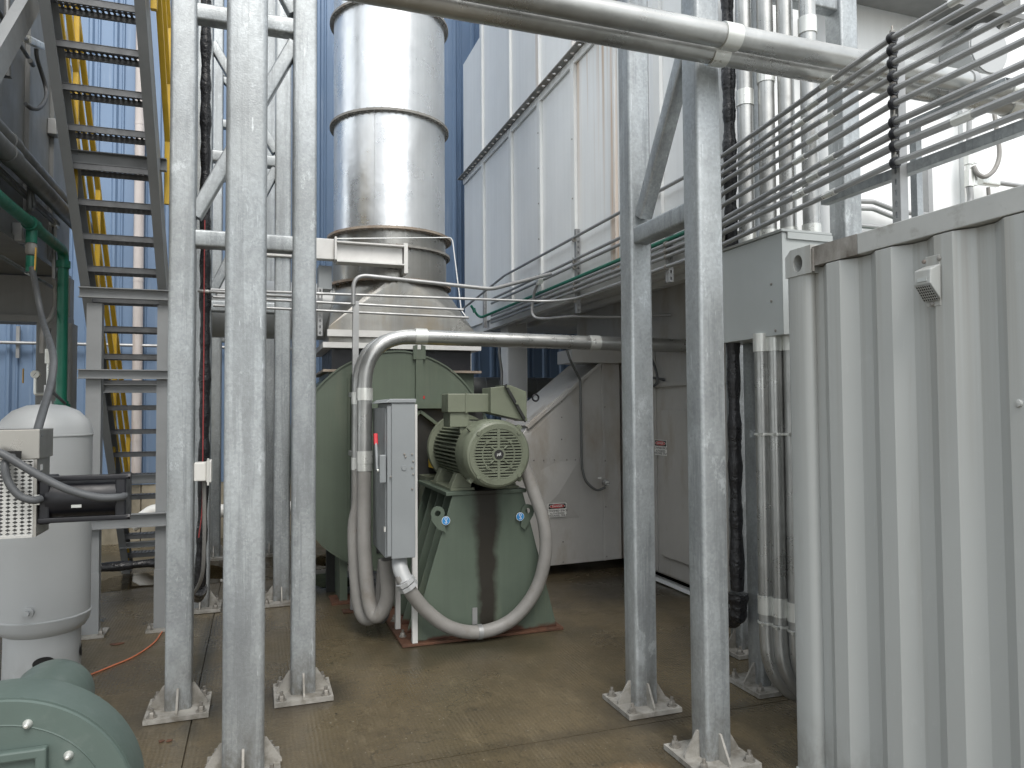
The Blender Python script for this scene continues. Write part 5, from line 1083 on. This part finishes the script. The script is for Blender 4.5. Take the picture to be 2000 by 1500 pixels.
A('riser', MB().tube([gc+V((.10, .02, .22)), gc+V((.10, .02, .42))], .018, 10), 'greypipe', ga)
A('bracket', MB().bar(gc+V((.10, .02, .16)), gc+V((.10, .45, .16)), .03, .03), 'greypipe', ga)

# valve box with mesh guard and black actuator
vb = T('valve_actuator', 'black cylinder actuator on a meshed stainless valve box', 'actuator', (-1.1, 4.3, 1.1))
VY = 4.25; w0 = AY(-60, 840, VY).x; w1 = AY(78, 840, VY).x; zt_ = AY(40, 839, VY).z; zm_ = AY(40, 898, VY).z; zb2 = AY(40, 1046, VY).z
A('steel_cover', MB().box(w0, w1, VY, VY+.26, zm_+.002, zt_), 'ss', vb, bev=.004)
A('cover_cutout', MB().box(AY(8, 890, VY).x, AY(42, 890, VY).x, VY-.004, VY+.0, zm_+.004, AY(20, 881, VY).z), 'dark', vb)
gm = MB(); gw = AY(66, 900, VY).x-w0; gh = zm_-zb2; nx, ny = 9, 20
gm.perf((w0, VY, zb2), (1, 0, 0), (0, 0, 1), nx, ny, gw/nx, gh/ny, gw/nx*.80, gh/ny*.86, 'dia'); A('mesh_guard', gm, 'mesh', vb, solid=.002)
A('guard_frame', MB().box(w0, w0+gw, VY-.004, VY+.004, zb2-.012, zb2), 'mesh', vb); A('guard_frame', MB().box(w0, w0+gw, VY-.004, VY+.004, zm_-.006, zm_+.0), 'mesh', vb)
sx1 = AY(87, 900, VY).x
A('side_plate', MB().prism([(w0+gw+.001, VY, zb2-.01), (w0+gw+.014, VY, zb2-.01), (w0+gw+.014, VY, zm_), (w0+gw+.001, VY, zm_)], (0, .24, 0)), 'ss', vb)
A('back_box', MB().box(w0, w0+gw-.004, VY+.06, VY+.24, zb2, zm_-.008), 'leftbox', vb)
A('support_column', MB().box(w0-.04, w0-.001, VY+.05, VY+.2, 0, zt_), 'leftbox', vb)
cyx0, cyx1, czc, cr_ = AY(96, 970, VY+.1).x, AY(232, 970, VY+.1).x, AY(170, 970, VY+.1).z, .106
A('cylinder', MB().lathe([(cr_, cyx0), (cr_, cyx1)], (0, VY+.12, czc), 'X', 40), 'black', vb)
A('end_flange', MB().box(cyx0-.03, cyx0+.02, VY+.02, VY+.22, czc-.125, czc+.115), 'black', vb, bev=.008)
A('end_flange', MB().box(cyx1-.005, cyx1+.045, VY+.02, VY+.22, czc-.12, czc+.115), 'black', vb, bev=.008)
for sz in (-1, 1): A('tie_bar', MB().bar((cyx0-.03, VY+.03, czc+.105*sz), (cyx1+.055, VY+.03, czc+.105*sz), .03, .026, .004), 'black', vb)
for sz in (-1, 1): A('tie_nut', MB().lathe([(.016, 0), (.016, .02)], (cyx1+.046, VY+.03, czc+.105*sz), 'X', 6), 'black', vb)
A('name_plate', MB().box(AY(138, 985, VY).x, AY(158, 985, VY).x, VY+.012, VY+.016, czc-.045, czc-.030), 'coupling', vb)
A('white_tag', MB().box(w0+gw+.0145, w0+gw+.016, VY+.06, VY+.10, zm_-.06, zm_-.03), 'signwhite', vb)
A('limit_lug', MB().box(w0+gw+.005, w0+gw+.03, VY-.012, VY-.002, czc-.02, czc+.03), 'coupling', vb)
run('actuator_hose', 'upper dark air hose swooping across the black actuator', 'hose', spline([AY(-15, 880, VY-.06), AY(10, 889, VY-.07), AY(70, 925, VY-.08), AY(130, 955, VY-.08), AY(190, 971, VY-.06), AY(235, 971, VY-.02), AY(243, 968, VY+.04)], 7), .020, 'cable', 12, 'actuator air hoses')
run('actuator_hose', 'shorter dark air hose bending below the valve box cover', 'hose', spline([AY(30, 889, VY+.02), AY(10, 905, VY-.05), AY(16, 940, VY-.06), AY(38, 968, VY-.06), AY(65, 977, VY-.05), AY(80, 974, VY-.02)], 7), .019, 'cable', 12, 'actuator air hoses')

# ================================================================ GREEN BLOWER, lower left
BY = 2.6; bc = AY(-20, 1630, BY); br = .385
bl = T('green_blower', 'pale green round blower housing in the lower left corner', 'blower', (bc.x, BY, 0))
A('front_disc', MB().lathe([(.0, .0), (br, .0), (br+.004, .008), (br, .016)], bc, 'Y', 72, cap=(False, False)), 'blower', bl, ang=30)
A('scroll_band', MB().lathe([(br-.03, .016), (br+.006, .018), (br+.010, .10), (br+.006, .19), (br-.03, .192)], bc, 'Y', 72, cap=(False, False)), 'blower', bl, ang=40)
A('back_disc', MB().lathe([(.0, .19), (br-.028, .19)], bc, 'Y', 72, cap=(False, False)), 'blower', bl)
A('seam_ring', MB().lathe([(.312, .001), (.315, -.003), (.318, .001)], bc, 'Y', 72, cap=(False, False)), 'blower', bl)
for px, py in ((54, 1414), (134, 1475), (-40, 1395), (175, 1560)):
    e = AY(px, py, BY); 
    A('cover_bolt', MB().lathe([(.0, -.022), (.006, -.020), (.010, -.012), (.013, -.006), (.014, 0)], e, 'Y', 14), 'coupling', bl)
qa = AY(92, 1458, BY-.02)
A('hatch_frame', MB().prism([(qa.x, BY-.03, qa.z), (qa.x-.35, BY-.03, qa.z-.0), (qa.x-.35, BY-.03, qa.z-.03), (qa.x-.03, BY-.03, qa.z-.03), (qa.x-.03, BY-.03, qa.z-.35), (qa.x, BY-.03, qa.z-.35)], (0, .029, 0)), 'blower', bl, bev=.006)
A('hatch_recess', MB().box(qa.x-.35, qa.x-.031, BY-.006, BY-.001, qa.z-.35, qa.z-.031), 'blower', bl)
mc = AY(110, 1354, 3.55); mr_ = .152
A('motor_barrel', MB().lathe([(mr_*.9, 2.795-3.55), (mr_, 2.82-3.55), (mr_, -.05), (mr_*.96, -.015), (mr_*.88, 0)], mc, 'Y', 48), 'blower', bl, ang=50)
A('blower_stand', MB().box(bc.x-.25, bc.x+.25, BY+.03, BY+.17, 0, bc.z-br+.06), 'blower', bl)
A('motor_stand', MB().box(mc.x-.09, mc.x+.09, 3.0, 3.4, 0, mc.z-mr_+.03), 'blower', bl)
# orange cord, black wrapped hose near stairs
A('orange_cord', MB().tube(spline([AZ(318, 1232, .006), AZ(300, 1256, .006), AZ(262, 1282, .006), AZ(220, 1300, .006), AZ(186, 1314, .006), AZ(120, 1340, .006)], 8), .0055, 8), 'orange', label='thin orange cord trailing over the concrete by the stair leg', cat='cord')
A('cord_scrap', MB().tube(spline([AZ(184, 1211, .008), AZ(194, 1209, .008), AZ(201, 1213, .008)], 6), .009, 8), 'cable', label='short dark hose end lying beside the stair post foot', cat='hose')
wv_ = V((-.31, 5.08, 0))
wrapped('black wrapped cable bundle hanging in the gap behind the stair frame post', [(-.345, 5.35, 6.0), (-.345, 5.35, 4.6), (-.34, 5.35, 3.3), (-.335, 5.35, 2.3), (-.335, 5.35, 1.6), (-.345, 5.36, 1.0), (-.36, 5.4, .62)], .034, 'tape wrapped pipes', nm='wrapped_bundle')
wrapped('black wrapped hose running level behind the stair posts', [(-.36, 5.42, .60), (-.40, 5.8, .46), (-.52, 6.5, .38), (-.8, 7.45, .40), (-1.2, 7.5, .40), (-1.9, 7.5, .40), (-2.6, 7.5, .42)], .042, 'tape wrapped pipes', nm='wrapped_hose')
A('red_wire', MB().tube(spline([AY(400, 430, 5.28), AY(399, 520, 5.28), AY(398, 700, 5.28), AY(396, 900, 5.28), AY(395, 990, 5.28), AY(388, 1050, 5.28)], 6), .0042, 6), 'redwire', label='thin red wire running down the black cable bundle', cat='wire')
ob = T('outlet_box', 'small white weatherproof outlet box on the galvanized post', 'electrical box', (-.32, 4.86, 1.4)); o0, o1 = AY(380, 940, 4.84), AY(403, 903, 4.84)
A('box_body', MB().box(-.36, o1.x, 4.83, 4.93, o0.z, o1.z), 'pvc', ob, bev=.006); A('box_cover', MB().box(o1.x+.001, o1.x+.03, 4.82, 4.94, o0.z-.01, o1.z+.012), 'pvc', ob, bev=.006)
A('hinge_pin', MB().tube([(o1.x+.012, 4.815, o0.z-.025), (o1.x+.012, 4.815, o1.z+.025)], .006, 8), 'pvc', ob)
A('grey_tail_conduit', MB().tube(spline([(o0.x+.05, 4.9, o0.z-.002), (o0.x+.05, 4.95, 1.0), (o0.x+.03, 5.05, .75), (o0.x-.05, 5.25, .58)], 6), .012, 8), 'hose', ob)
run('post_conduit', 'thin bright conduit crossing level behind the wide near post', 'conduit', [AY(386, 568, 5.3), AY(580, 580, 5.3)], .011, 'emt', 10, None, [(AY(402, 569, 5.3), (1, 0, 0))], cl=.02)
# ground litter
for i, (px, py) in enumerate(((228, 1258), (315, 1448), (330, 1447))):
    e = AZ(px, py, .004); A('dark_chip', MB().prism([e+V((.05*math.cos(t)*(1+.3*math.sin(3*t+i)) * (1 if i == 0 else .3), .03*math.sin(t)*(1 if i == 0 else .5), 0)) for t in [k*.628 for k in range(10)]], (0, 0, .004)), 'rust',
      label=('dark flat leaf-like scrap on the concrete near the tank', 'left dark speck of debris at the lower edge of the slab', 'right dark speck of debris at the lower edge of the slab')[i], cat='debris')
